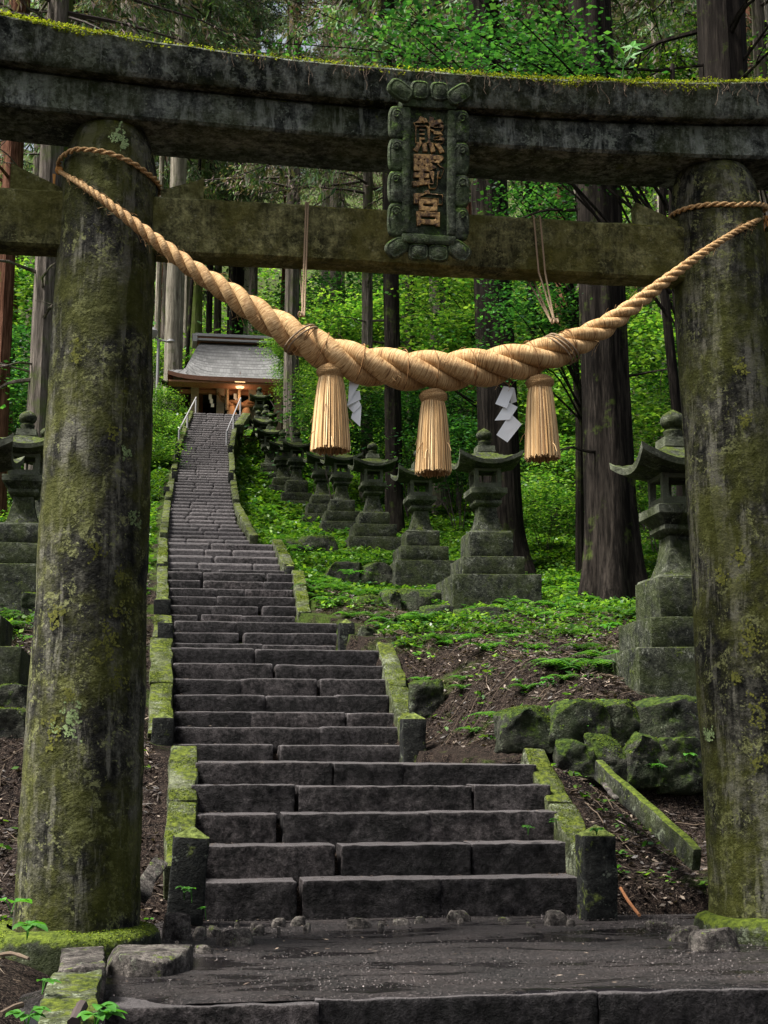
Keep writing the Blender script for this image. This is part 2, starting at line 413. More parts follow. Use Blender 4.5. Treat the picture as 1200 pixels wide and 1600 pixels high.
def S(Y): return np.interp(Y, SY, SZ)
XLs = np.array([s[2] for s in STEPS]); XRs = np.array([s[3] for s in STEPS]); YSs = np.array([s[0] for s in STEPS])

RBY = np.array([-10, 5.5, 6.2, 8.8, 10.15, 10.4, 10.62, 13, 14.5, 16.5, 18.5, 22, 26, 30, 36, 38.5, 41, YT, YT+3.2, YT+16, YT+40, YT+90, YT+200])
RBZ = np.array([-1.2, -.35, .0, .08, .5, .72, 1.42, 1.9, 2.25, 2.6, 2.93, 3.55, 4.6, 5.5, 7.1, 7.9, 9.0, 10.0, 11.2, ZT+.6, ZT+9, ZT+34, ZT+90])
LBZ = np.array([-1.2, -.35, .0, .1, .62, .8, 1.0, 1.75, 2.1, 2.5, 2.9, 3.7, 4.8, 6.0, 8.3, 9.4, 10.6, ZT-.4, ZT+.3, ZT+1.0, ZT+9, ZT+34, ZT+90])
def ground(X, Y, rough=True):
    X = np.atleast_1d(np.asarray(X, float)); Y = np.atleast_1d(np.asarray(Y, float))
    s = S(Y); xl = np.interp(Y, YSs, XLs); xr = np.interp(Y, YSs, XRs)
    xr = np.where(Y < 8.7, 4.2, xr); xl = np.where(Y < 8.7, .2, xl)
    rb = np.interp(Y, RBY, RBZ); lb = np.interp(Y, RBY, LBZ)
    # right side: next to the stairs the bank follows the stairs, further out it follows the lantern terrace
    dr = X-xr; dl = xl-X
    soft = np.interp(Y, RBY, np.where(RBY > 10.2, RBZ, RBZ))
    sm = np.where(Y > 15, .5*rb+.5*s, np.where(Y > 10, s-.04, s*.85-.02))
    wr = np.clip((dr-.1)/np.interp(Y, [14, 30, 40], [.9, 1.2, 1.5]), 0, 1); wr = wr*wr*(3-2*wr)
    zr = sm*(1-wr)+rb*wr + .10*np.clip(X-5.2, 0, 8)*np.clip((Y-12)/8, 0, 1) + .32*np.clip(X-10, 0, 60)*np.clip((Y-10)/20, 0, 1)
    wl = np.clip((dl-.1)/.9, 0, 1); wl = wl*wl*(3-2*wl)
    zl_ = lb + .10*np.clip(-X-1.0, 0, 8)*np.clip((Y-14)/8, 0, 1) + .28*np.clip(-X-8, 0, 60)*np.clip((Y-10)/20, 0, 1)
    zl_ = (s-.16*np.clip((10.6-Y)/.3, 0, 1))*(1-wl)+zl_*wl
    z = np.where(dr > 0, zr, np.where(dl > 0, zl_, s-.25))
    mid = (X+0*Y)
    if rough:
        P = np.stack([X, Y, 0*X], 1); off = np.clip(np.maximum(dr, dl), 0, 1)
        off = np.where(Y < 8.7, np.clip(np.maximum(X-3.6, -.55-X), 0, 1), off)
        z = z + off*(.09*vn(P*.6, 3)+.05*vn(P*1.7, 5)+.025*vn(P*5, 9)) + np.clip((Y-25)/40, 0, 1)*np.clip(np.maximum(dr, dl)/5, 0, 1)*1.3*vn(P*.09, 11)
    return z
def g1(x, y): return float(ground(x, y)[0])

def axis(pts):
    out = []
    for (a, b, st) in pts: out += list(np.arange(a, b, st))
    return np.array(out)
gx = axis([(-110, -30, 4), (-30, -9, .9), (-9, -2.5, .3), (-2.5, 6, .075), (6, 10, .2), (10, 34, .9), (34, 111, 4)])
gy = axis([(-10, 4, .6), (4, 19, .075), (19, 32, .22), (32, 62, .6), (62, 262, 4)])
GX, GY = np.meshgrid(gx, gy); Z = ground(GX.ravel(), GY.ravel())
V = np.stack([GX.ravel(), GY.ravel(), Z], 1)
nx = len(gx); ny = len(gy)
ii = (np.arange(ny-1)[:, None]*nx+np.arange(nx-1)[None]).ravel()
LV = np.stack([ii, ii+1, ii+nx+1, ii+nx], 1)
me = bpy.data.meshes.new('ground'); me.vertices.add(len(V)); me.vertices.foreach_set('co', V.astype(np.float32).ravel())
me.loops.add(LV.size); me.loops.foreach_set('vertex_index', LV.astype(np.int32).ravel())
me.polygons.add(len(LV)); me.polygons.foreach_set('loop_start', np.arange(0, LV.size, 4, dtype=np.int32)); me.polygons.foreach_set('loop_total', np.full(len(LV), 4, dtype=np.int32))
me.update(calc_edges=True); me.shade_smooth()
t = NT('forest_floor'); g = wpos(t); P = g.outputs['Position']
a = t.noise(P, 1.6, 6, .65); b = t.noise(P, 22, 6, .7); c = t.noise(P, 90, 3, .7)
col = t.ramp(b, [(.40, (.004, .003, .003)), (.5, (.012, .008, .007)), (.60, (.036, .025, .02))])
col = t.mix(t.ramp(c, [(.54, 0.), (.62, .6)]), col, (.17, .13, .10))
sx = t.n('ShaderNodeSeparateXYZ'); t.l(P, sx.inputs[0])
far = t.n('ShaderNodeMapRange'); t.l(sx.outputs['Y'], far.inputs[0]); far.inputs[1].default_value = 11; far.inputs[2].default_value = 19
gm = t.ramp(t.math('ADD', a, t.math('MULTIPLY', far.outputs[0], .22)), [(.62, 0.), (.74, .8)])
col = t.mix(gm, col, t.mix(t.ramp(c, [(.35, 0.), (.65, 1.)]), (.018, .035, .006), (.08, .13, .015)))
me.materials.append(t.done(t.princ(col, .8, t.bump(t.math('ADD', b, t.math('MULTIPLY', c, .6)), 1., .05), .06)))
o = link(bpy.data.objects.new('ground', me)); tag(o, 'dark leaf strewn forest floor rising beside the stairs', 'ground', kind='structure')

# ---------------------------------------------------------------- landing between gate and first flight
t = NT('wet_paving'); P = wpos(t).outputs['Position']
a = t.noise(t.mapping(P, (1, 3.0, 1)), 1.15, 6, .66, .5); b = t.noise(P, 34, 6, .75); c = t.noise(P, 85, 4, .75)
d_ = t.noise(P, 2.2, 5, .6)
col = t.ramp(t.math('ADD', t.math('MULTIPLY', d_, .5), t.math('MULTIPLY', b, .5)), [(.42, (.007, .0055, .0055)), (.58, (.045, .035, .034))])
col = t.mix(t.ramp(c, [(.55, 0.), (.60, .8)]), col, (.17, .145, .14))
wet = t.ramp(a, [(.54, 0.), (.56, 1.)])
col = t.mix(wet, col, (.006, .005, .006))
rr = t.mix(wet, t.mix(t.ramp(a, [(.40, 0.), (.56, 1.)]), .7, .42), .07)
bp = t.bump(t.math('MULTIPLY', t.math('ADD', t.ramp(b, [(.35, 0.), (.65, 1.)]), t.math('MULTIPLY', t.ramp(c, [(.35, 0.), (.65, 1.)]), .6)), t.math('SUBTRACT', 1., t.math('MULTIPLY', wet, .97))), 1., .02)
M['wet'] = t.done(t.princ(col, rr, bp, .35))
mb = MB()
xs = np.arange(-.62, 4.3, .06); yy = np.concatenate([[6.055, 6.07, 6.1], np.arange(6.16, 8.9, .06)])
V = []; 
for y in yy:
    for x in xs:
        e = min(1, max(0, (x-(-.62))/.3), max(0, (8.75-y)/.15) if y > 8.6 else 1)
        edge = .10*max(0, 1-(x+.62+.25*math.sin(y*5))/.5)
        V.append((x, y, (.016 if y > 6.08 else .0 if y < 6.06 else .010)+.008*float(vn([[x*1.3, y*3, 0]], 4)[0])-1.2*max(0, edge)))
fs = [(j*len(xs)+i, j*len(xs)+i+1, (j+1)*len(xs)+i+1, (j+1)*len(xs)+i) for j in range(len(yy)-1) for i in range(len(xs)-1)]
mb.add(V, fs); o = mb.build('path', M['wet']); tag(o, 'wet dark paved landing under the gate with shallow puddles', 'path', kind='structure')

# ---------------------------------------------------------------- the stairs
stairs = empty('stone_staircase', (0, 8.8, 0))
tag(stairs, 'long flight of worn dark stone steps climbing to the wooden shrine', 'stairs')
def off(mb, base): 
    mb.v = [(x-base[0], y-base[1], z-base[2]) for x, y, z in mb.v]; return mb
def step_mesh(xl, xr, Y, z, zb, depth, seed, joints=None, res=.07, amp=.007, fr=5., jit=1., bev=.009):
    rs = random.Random(seed); mb = MB(); w = xr-xl
    if joints is None:
        n = max(2, rs.choice([2, 3, 3]) if w < 1.9 else int(round(w/rs.uniform(.7, 1.2)))); js = [xl]
        cuts = sorted([xl+w*(k+rs.uniform(-.34, .34))/n for k in range(1, n)]); js += cuts+[xr]
    else: js = [xl]+list(joints)+[xr]
    for i, (a, b) in enumerate(zip(js[:-1], js[1:])):
        dz = rs.uniform(-.005, .005)*jit; dy = rs.uniform(-.008, .006)*jit; tl = rs.uniform(-.006, .006)
        Mx = Matrix.Translation((0, dy, dz)) @ Matrix.Rotation(rs.uniform(-.003, .003)*jit, 4, 'Z') @ Matrix.Rotation(rs.uniform(-.003, .003)*jit, 4, 'Y')
        mb.rbox(a+.002, b-.002, Y, Y+depth, zb, z, res=res, bev=bev, amp=amp*.55, fr=fr, seed=seed*7+i, M=Mx, maxn=70)
    return mb
lastz = 0.0
for i, (Y, z, xl, xr, fl) in enumerate(STEPS):
    nY = STEPS[i+1][0] if i+1 < len(STEPS) else Y+.8
    joints = None
    if i < 5:   # joints visible in the photograph
        pj = [[470, 640], [465, 735], [436, 665], [530, 733], [515, 626]][i] if i else [467, 684]
        joints = [float(atY(p, 1190+0*i, Y)[0]) for p in pj]
        joints = [float(atY(p, [1378, 1323, 1272, 1228, 1193][i], Y)[0]) for p in ([467, 684], [530, 733], [436, 665], [465, 736], [517, 626])[i]]
    near = i < 5
    mid = i < 22
    zb = lastz-.06 if i else -.05
    deep = max(.34, nY-Y+.06)
    mb = step_mesh(xl-.02, xr+.02, Y, z, zb, deep, 100+i, joints, res=.022 if near else (.05 if i < 12 else .1 if mid else .5), amp=.008 if near else (.008 if mid else .0015), fr=11 if near else 7 if mid else 4, jit=1 if mid else .15, bev=.007 if near else .02 if mid else .034)
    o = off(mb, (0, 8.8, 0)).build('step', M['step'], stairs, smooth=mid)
    lastz = z
# kerb slab of the landing and the step below it
lo = empty('landing_edge', (0, 6.0, 0)); tag(lo, 'row of long dark stones edging the landing nearest the camera', 'steps')
pj = [float(atY(p, 1545, 6.03)[0]) for p in (495, 940)]
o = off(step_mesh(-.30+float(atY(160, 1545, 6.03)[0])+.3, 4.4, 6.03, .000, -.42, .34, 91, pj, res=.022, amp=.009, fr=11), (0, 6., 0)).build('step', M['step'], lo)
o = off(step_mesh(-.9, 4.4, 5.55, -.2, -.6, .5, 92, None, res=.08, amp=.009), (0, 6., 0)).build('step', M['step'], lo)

# ---------------------------------------------------------------- side kerbs and posts
flights = {}
for s in STEPS: flights.setdefault(s[4], []).append(s)
KL = {1: ('pale mossy', 'nearest the gate'), 2: ('bright moss covered', 'of the second flight'), 3: ('short weathered', 'of the short third flight'),
      4: ('lichen covered', 'of the fourth flight'), 5: ('narrow mossy', 'of the fifth flight')}
def kerb(side, fl, wid, lift=.03, x0=None, x1=None, ya=None, yb=None, drop=.0):
    st = flights[fl]; a, b = st[0], st[-1]
    i = 3 if side > 0 else 2
    xa = a[i] if x0 is None else x0; xb = b[i] if x1 is None else x1
    Ya = a[0]-.05 if ya is None else ya; Yb = b[0]+.22 if yb is None else yb
    za = float(np.interp(Ya, [a[0], b[0]+.001], [a[1], b[1]])) if Ya >= a[0] else a[1]
    za = a[1]+lift-drop; zb = b[1]+lift+.03
    n = max(1, int(round((Yb-Ya)/.75))); mb = MB()
    for k in range(n):
        f0, f1 = k/n, (k+1)/n
        p0 = np.array([xa+(xb-xa)*f0, Ya+(Yb-Ya)*f0, za+(zb-za)*f0]); p1 = np.array([xa+(xb-xa)*f1, Ya+(Yb-Ya)*f1, za+(zb-za)*f1])
        d = p1-p0; L = np.linalg.norm(d); d /= L
        ex = np.array([1., 0, 0]); ez = np.cross(ex, d); ez /= np.linalg.norm(ez); ex = np.cross(d, ez)
        Mx = Matrix(((ex[0], d[0], ez[0], p0[0]), (ex[1], d[1], ez[1], p0[1]), (ex[2], d[2], ez[2], p0[2]), (0, 0, 0, 1)))
        lo_, hi_ = (0, wid) if side > 0 else (-wid, 0)
        mb.rbox(lo_, hi_, .006, L-.006, -.28, 0, res=.09, bev=.02, amp=.012, fr=5, seed=fl*31+k+(5 if side > 0 else 0), M=Mx)
    base = (xa, Ya, a[1]-.15)
    o = off(mb, base).build('kerb_stone', M['kerb']); o.location = base
    if fl <= 5: fuzz(mb, o, base, dens=14000 if fl < 3 else 7000, size=.010 if fl < 3 else .016, thr=.0 if side < 0 else .12, seed=fl+3)
    word = 'right' if side > 0 else 'left'
    if fl <= 5: lab = f'{KL[fl][0]} sloping kerb stone along the {word} side {KL[fl][1]}'
    else: lab = f'far mossy sloping kerb on the {word} side, kerb number {fl-4} counted down from ... '
    return o
def post(px, pyt, pyb, wpx, Y, lab, grp, lean=0., leany=0., mat='post'):
    """square bollard with a pyramid top; photograph extents give its size"""
    top = atY(px, pyt, Y); bot = atY(px, pyb, Y); w = wpx*Y/F*.97
    h = top[2]-bot[2]; mb = MB(); cap = w*.28
    mb.rbox(-w/2, w/2, 0, w, -.12, h-cap, res=.07, bev=.012, amp=.006, fr=6, seed=int(px))
    z0 = h-cap-.004
    v = [(-w/2+.004, .004, z0), (w/2-.004, .004, z0), (w/2-.004, w-.004, z0), (-w/2+.004, w-.004, z0)]
    # pyramid cap, finely divided so that its faces stay uneven
    n = 6; V = []; fs = []
    for j in range(n+1):
        f = j/n
        for q in range(4):
            for k in range(n):
                g = k/n; A = np.array(v[q]); B = np.array(v[(q+1) % 4]); C = np.array([0, w/2, h])
                V.append((A+(B-A)*g)*(1-f)+C*f)
    V = np.array(V); V[:, 2] += vn(V*14, 5)*.006*(V[:, 2] > z0+.001)
    for j in range(n):
        for k in range(4*n): fs.append((j*4*n+k, j*4*n+(k+1) % (4*n), (j+1)*4*n+(k+1) % (4*n), (j+1)*4*n+k))
    mb.add(V, fs)
    o = mb.build('stone_post', M[mat]); o.location = (float(bot[0]), Y, float(bot[2])); o.rotation_euler = (leany, lean, 0)
    tag(o, lab, 'post', grp); return o
PG = 'square stone posts beside the stairs'
post(291, 1292, 1412, 56, 8.45, 'leaning dark square post with pale lichen cap at the left foot of the first flight', PG, lean=.07)
post(941, 1290, 1422, 54, 8.45, 'square dark post with mossy top at the right foot of the first flight', PG, mat='post')
post(253, 1112, 1188, 34, 12.6, 'dark post with mossy cap between second flight and big left pillar', PG)
post(648, 1112, 1186, 38, 12.6, 'dark post with yellow green cap at the right foot of the second flight', PG)
post(258, 966, 999, 24, 15.9, 'small black post with pale top on the left of the short third flight', PG)
post(542, 966, 1008, 25, 15.9, 'short dark post with moss edge at the right end of the third flight', PG)
post(253, 929, 966, 26, 17.5, 'broad dark end slab on the left foot of the fourth flight', PG)
post(453, 880, 897, 15, 20.1, 'small dark post right of the fifth flight', PG)
post(388, 815, 831, 10, 24.1, 'tiny dark post right of the stairs where they narrow, nearest the ferns', PG)
post(379, 812, 828, 8, 24.6, 'tiny dark post right of the stairs just above the narrowing', PG)
post(251, 876, 890, 13, 19.9, 'small dark stone knob at the left edge of the fifth flight', PG)
def k_(side, fl, wid, lab, **k):
    o = kerb(side, fl, wid, **k); tag(o, lab, 'kerb', 'sloping kerb stones beside the stairs')
x = lambda px, py, Y: float(atY(px, py, Y)[0])
k_(-1, 1, .19, 'wide moss covered kerb stone sloping down the left side of the first flight', x0=x(308, 1250, 8.8), x1=x(308, 1168, 10.2), yb=10.25, lift=.10)
k_(1, 1, .17, 'mossy kerb stone sloping down to the post at the right of the first flight', yb=10.3, lift=.08)
k_(-1, 2, .22, 'bright yellow green mossy kerb on the left of the second flight', lift=.10)
k_(1, 2, .20, 'mossy kerb running down to the post at the right of the second flight', lift=.08)
k_(-1, 3, .22, 'short mossy kerb on the left of the short third flight', lift=.06)
k_(-1, 4, .15, 'lime green mossy kerb on the left of the fourth flight', lift=.08)
k_(1, 4, .17, 'pale lichen kerb on the right of the fourth flight', lift=.06)
k_(-1, 5, .15, 'mossy kerb on the left of the fifth flight', lift=.08)
k_(1, 5, .17, 'yellow mossy kerb on the right of the fifth flight above the small post', lift=.08)
names = {6: 'where the stairs start to narrow', 7: 'at the middle of the long upper stairs', 8: 'of the upper stairs level with far lantern roofs',
         9: 'just below the metal handrails', 10: 'beside the metal handrail at the very top'}
for fl in range(6, 11):
    k_(-1, fl, .13, 'narrow mossy kerb on the left '+names[fl], lift=.08)
    k_(1, fl, .13 if fl < 10 else .26, 'narrow '+('white' if fl == 10 else 'mossy')+' kerb on the right '+names[fl], lift=.08)
for (px, pt, pb, wp, Y) in []: pass
# small posts beside the far stairs
far = [(277, 690, 702, 8, 'upper of two small dark posts left of the far stairs below the handrail'), (277, 704, 716, 8, 'lower of two small dark posts left of the far stairs below the handrail'),
       (273, 733, 744, 10, 'small dark post left of the far stairs, third one down from the handrail'), (360, 693, 700, 8, 'small dark post right of the stairs at the foot of the handrail'),
       (260, 757, 769, 10, 'small post half buried in ferns left of the stairs'), (361, 735, 744, 9, 'small dark mossy post right of the far stairs')]
for px, pt, pb, wp, lab in far:
    Y = float(np.interp(-(pb+3), [-840, -817, -740, -690, -643], [22.3, 24, 31, 37, YT])); post(px, pt, pb, wp, Y, lab, PG)
# ---------------------------------------------------------------- the torii
YTG = 7.7
torii = empty('torii_gate', (1.4, YTG, 0)); tag(torii, 'weathered mossy stone torii gate spanning the path with carved tablet', 'torii gate')
OFF = np.array([1.4, YTG, 0.])
def tb(mb, name, mat, parent=torii, **k):
    return off(mb, (1.4, YTG, 0)).build(name, mat, parent, **k)
def pillar(xb, xt, rb, rt, seed):
    mb = MB(); zt = 4.56; prof = []; n = 72
    zs = np.concatenate([np.linspace(.12, 4.1, 90), np.linspace(4.13, zt, 16)])
    V = []
    for z in zs:
        f = (z-.12)/(zt-.12); r = rb+(rt-rb)*f**.9; x = xb+(xt-xb)*f
        if z > 4.12:
            q = (z-4.12)/(zt-4.12); r *= math.sqrt(max(0, 1-(q*.86)**2.6))
        for k in range(n):
            a = 2*math.pi*k/n; V.append((x+r*math.cos(a), YTG+r*math.sin(a), z))
    V = np.array(V); c = np.stack([V[:, 0]-(xb+xt)/2, V[:, 1]-YTG, 0*V[:, 0]], 1); c /= np.linalg.norm(c, axis=1, keepdims=True)
    V = V + c*(fbm(V*2.2, seed, 2)*.008+fbm(V*14, seed+9, 3)*.0035)[:, None]
    fs = []
    for i in range(len(zs)-1):
        for k in range(n): fs.append((i*n+k, i*n+(k+1) % n, (i+1)*n+(k+1) % n, (i+1)*n+k))
    fs.append(tuple((len(zs)-1)*n+k for k in range(n)))
    mb.add(V, fs); o = tb(mb, 'pillar', M['torii'])
    rg_ = np.random.default_rng(seed)
    for (px, py, rp, kind) in CRUST[seed]:    # lichen rosettes, thin crusts of tiny flakes lying on the stone
        n_ = int(15*rp); a_ = rg_.uniform(0, 6.283, n_); q = rg_.uniform(0, 1, n_)**.8*1.15; lob_ = 1+.28*np.sin(a_*3+rp)+.18*np.sin(a_*7+py)
        hole = fbm(np.stack([a_*1.5, q*3, a_*0+py], 1), seed, 2) > -.1
        px_ = px+rp*q*lob_*np.cos(a_)*.85; py_ = py+rp*q*lob_*np.sin(a_)*1.1; C = []; D = []
        for k_i in np.nonzero(hole)[0]:
            for Yq in np.arange(YTG-.36, YTG+.02, .006):
                p_ = atY(px_[k_i], py_[k_i], Yq); f = (p_[2]-.12)/(zt-.12); r = rb+(rt-rb)*f**.9; x = xb+(xt-xb)*f
                if math.hypot(p_[0]-x, p_[1]-YTG) <= r+.002:
                    nn = np.array([p_[0]-x, p_[1]-YTG, 0]); nn /= np.linalg.norm(nn); C.append(np.array([x, YTG, p_[2]])+nn*(r+.008)); D.append(np.cross(nn, rg_.normal(0, 1, 3))); break
        if not C: continue
        C = np.array(C); D = np.array(D); D /= np.linalg.norm(D, axis=1, keepdims=True); nn = C-np.array([xb, YTG, 0]); nn[:, 2] = 0; nn /= np.linalg.norm(nn, axis=1, keepdims=True)
        sd_ = np.cross(D, nn); L_ = rg_.uniform(.003, .010, (len(C), 1)); V_ = np.stack([C-D*L_, C+sd_*L_*.7, C+D*L_, C-sd_*L_*.7], 1).reshape(-1, 3)-OFF
        q_ = link(bpy.data.objects.new('lichen', quads_mesh('lichen', V_, M[kind])), o)
        q_['kind'] = 'stuff'
    return o
CRUST = {3: [(108, 1126, 24, 'crust'), (84, 1138, 17, 'crust_olive'), (167, 1012, 25, 'crust_olive'), (190, 956, 17, 'crust_olive'), (180, 1058, 19, 'crust_olive'), (88, 962, 15, 'crust_olive'), (188, 900, 13, 'crust_olive'), (196, 708, 8, 'crust'), (207, 805, 9, 'crust'), (185, 212, 12, 'crust'), (192, 226, 7, 'crust'), (150, 860, 14, 'crust_olive'), (108, 1085, 9, 'crust_olive'), (80, 1166, 6, 'crust_olive'), (215, 820, 5, 'crust'), (120, 560, 8, 'crust_olive'), (176, 676, 9, 'crust_olive')],
         8: [(1155, 870, 12, 'crust_olive'), (1175, 1000, 20, 'crust_olive'), (1185, 1105, 22, 'crust_olive'), (1110, 1148, 10, 'crust'), (1165, 660, 10, 'crust_olive'), (1130, 905, 14, 'crust_olive'), (1180, 1190, 14, 'crust_olive'), (1150, 1060, 8, 'crust_olive'), (1158, 575, 12, 'crust_olive')]}
pillar(-.445, -.405, .325, .262, 3)
pillar(3.345, 3.185, .335, .268, 8)
mb = MB(); q = atY(1122, 241, YTG-.2); mb.rbox(-.02, .02, -.01, .015, 0, .014, res=.01, bev=.006, amp=.002, fr=30)
o = mb.build('pebble', M['paper'] if 'paper' in M else simple('white_stone', (.7, .7, .68), .6)); o.location = tuple(map(float, q)); tag(o, 'small white pebble stuck on the shoulder of the right pillar', 'pebble')
for x, sd in ((-.5, 1), (3.42, 2)):
    mb = MB(); n = 64; prof = [(.49, -.1), (.49, .06), (.485, .095), (.465, .12), (.43, .132), (.3, .135)]
    V = [(x+(r+.012*vn([[math.cos(2*math.pi*k/n)*2, math.sin(2*math.pi*k/n)*2, z*6]], sd)[0])*math.cos(2*math.pi*k/n), YTG+r*math.sin(2*math.pi*k/n), z+.012*vn([[math.cos(2*math.pi*k/n)*3, math.sin(2*math.pi*k/n)*3, sd]], sd)[0]) for r, z in prof for k in range(n)]
    fs = [(i*n+k, i*n+(k+1) % n, (i+1)*n+(k+1) % n, (i+1)*n+k) for i in range(len(prof)-1) for k in range(n)]
    mb.add(V, fs); fz = tb(mb, 'plinth', M['plinth']); fuzz(mb, fz, (1.4, YTG, 0), dens=9000, size=.011, thr=.0 if sd == 1 else .25, seed=sd)
def beam(ftop, fbot, yf, yb, x0, x1, name, mat, seed, nxs=150, slope=0.0, yback_t=None):
    """beam with curved edges: z of upper and lower edge are functions of x; front/back y may lean"""
    mb = MB(); xs = np.linspace(x0, x1, nxs); ring = []
    b = .016
    V = []
    prof_n = 0
    for x in xs:
        zt, zb = ftop(x), fbot(x); h = zt-zb
        pts = []
        nf = 6; nt = 6
        for k in range(nf+1):   # front face going up, leaning forward by slope
            f = k/nf; pts.append((yf-slope*f, zb+b+(h-2*b)*f))
        for k in range(1, nt+1): pts.append((yf-slope+b+(yb+slope-(yf-slope)-2*b)*((k-1)/(nt-1)), zt))
        for k in range(nf+1):
            f = k/nf; pts.append((yb+slope*(1-f), zt-b-(h-2*b)*f))
        for k in range(1, nt+1): pts.append((yb-b-(yb-yf-2*b)*((k-1)/(nt-1)), zb))
        prof_n = len(pts)
        V += [(x, y, z) for y, z in pts]
    V = np.array(V); N = np.stack([fbm(V*7, seed+i*5, 3) for i in range(3)], 1); V = V+N*.0035
    fs = [(i*prof_n+k, (i+1)*prof_n+k, (i+1)*prof_n+(k+1) % prof_n, i*prof_n+(k+1) % prof_n) for i in range(nxs-1) for k in range(prof_n)]
    fs.append(tuple(range(prof_n))); fs.append(tuple((nxs-1)*prof_n+k for k in range(prof_n))[::-1])
    mb.add(V, fs); return tb(mb, name, mat)
cx = 1.45
cur = lambda x: .155*abs((x-cx)/2.5)**2.2
ktop = lambda x: 4.835+cur(x); kbot = lambda x: 4.655+cur(x)*.62
stop_ = lambda x: 4.652+cur(x)*.62; sbot = lambda x: 4.462+cur(x)*.36
# the lintels reach past both pillars as on any torii
beam(ktop, kbot, YTG-.325, YTG+.31, -1.75, 4.65, 'lintel', M['beam'], 3, slope=.045)
beam(stop_, sbot, YTG-.24, YTG+.25, -1.6, 4.5, 'lower_lintel', M['beam'], 13)
nt = lambda x: 4.10; nb = lambda x: 3.765
beam(nt, nb, YTG-.10, YTG+.08, -1.35, 4.1, 'tie_beam', M['nuki'], 23)
# wedges where the tie beam passes the pillars
for xa, xb_, za, zb in ((-.12, .12, .055, .135), (-.95, -.66, .16, .03), (2.68, 2.95, .15, .04), (3.5, 3.75, .05, .13)):
    mb = MB(); y0, y1 = YTG-.05, YTG+.05
    v = [(xa, y0, 4.095), (xb_, y0, 4.095), (xb_, y0, 4.10+zb), (xa, y0, 4.10+za), (xa, y1, 4.095), (xb_, y1, 4.095), (xb_, y1, 4.10+zb), (xa, y1, 4.10+za)]
    mb.add(v, [(0, 1, 2, 3), (5, 4, 7, 6), (0, 3, 7, 4), (1, 5, 6, 2), (3, 2, 6, 7), (0, 4, 5, 1)]); tb(mb, 'wedge', M['nuki'], smooth=False)

# moss cushion and dangling roots on the lintel
n = 24000
X = rng.uniform(-1.7, 4.6, n); dens = .5+.9*vn(np.stack([X*1.3, 0*X, 0*X], 1), 41)+np.clip((X+.2)*.25, 0, .5)
keep = rng.uniform(0, 1, n) < np.clip(dens+.08, .16, 1); X = X[keep]
Yy = YTG-.372+np.abs(rng.normal(0, .10, len(X)))
zt = np.array([ktop(x) for x in X]); hgt = .008+.020*np.clip(vn(np.stack([X*6, Yy*6, 0*X], 1), 42)+.4, 0, 1.3)
C = np.stack([X, Yy, zt+rng.uniform(-.012, 1, len(X))*hgt], 1)
hang = rng.uniform(0, 1, len(X)) < .2
C[hang, 1] = YTG-.378+rng.normal(0, .006, hang.sum()); C[hang, 2] = zt[hang]-rng.uniform(0, .045, hang.sum())*np.clip(.5+vn(np.stack([X[hang]*5, 0*X[hang], 0*X[hang]], 1), 43), .1, 1.4)
V = leaves(C-OFF, .017, rng, flat=.2, asp=.5)
o = link(bpy.data.objects.new('moss', quads_mesh('moss', V, M['moss_tuft'])), torii); tag(o, 'bright yellow green moss along the top edge', kind='stuff')
mb = MB()
for k in range(210):
    x0 = rng.uniform(.2, 4.3); L = rng.uniform(.02, .10)*(1.6 if rng.random() < .1 else 1); p = np.array([x0, YTG-.38, ktop(x0)-.005]); pts = [p]
    for j in range(5):
        p = p+np.array([rng.normal(0, .010), rng.normal(-.001, .002), -L/5]); pts.append(p)
    mb.tube(pts, .0016, 3, cap=False)
tb(mb, 'hanging_roots', M['root'])['kind'] = 'stuff'

# ---------------------------------------------------------------- carved tablet
yp = YTG-.395
cxp, zc = float(atY(669, 270, yp)[0]), None
zt_, zb_ = float(atY(669, 135, yp)[2]), float(atY(669, 408, yp)[2]); HP = zt_-zb_; WP = 137*(yp*1.01)/F*.98
pq = empty('shrine_tablet', (0, 0, 0)); COL.objects.unlink(pq)
pb = bpy.data.objects.new('tablet', None)
def prbox(mb, x0, x1, y0, y1, z0, z1, **k): mb.rbox(x0, x1, y0, y1, z0, z1, **k)
tablet = MB(); w2 = WP/2*.70; 
TM = Matrix.Translation((cxp, yp, (zt_+zb_)/2)) @ Matrix.Rotation(R(3.5), 4, 'X')
Hh = HP/2
# backing slab
tablet.rbox(-w2, w2, .0, .12, -Hh*.84, Hh*.86, res=.05, bev=.012, amp=.004, fr=9, seed=5, M=TM)
tab = off(tablet, (1.4, YTG, 0)).build('tablet', M['plaque'], torii)
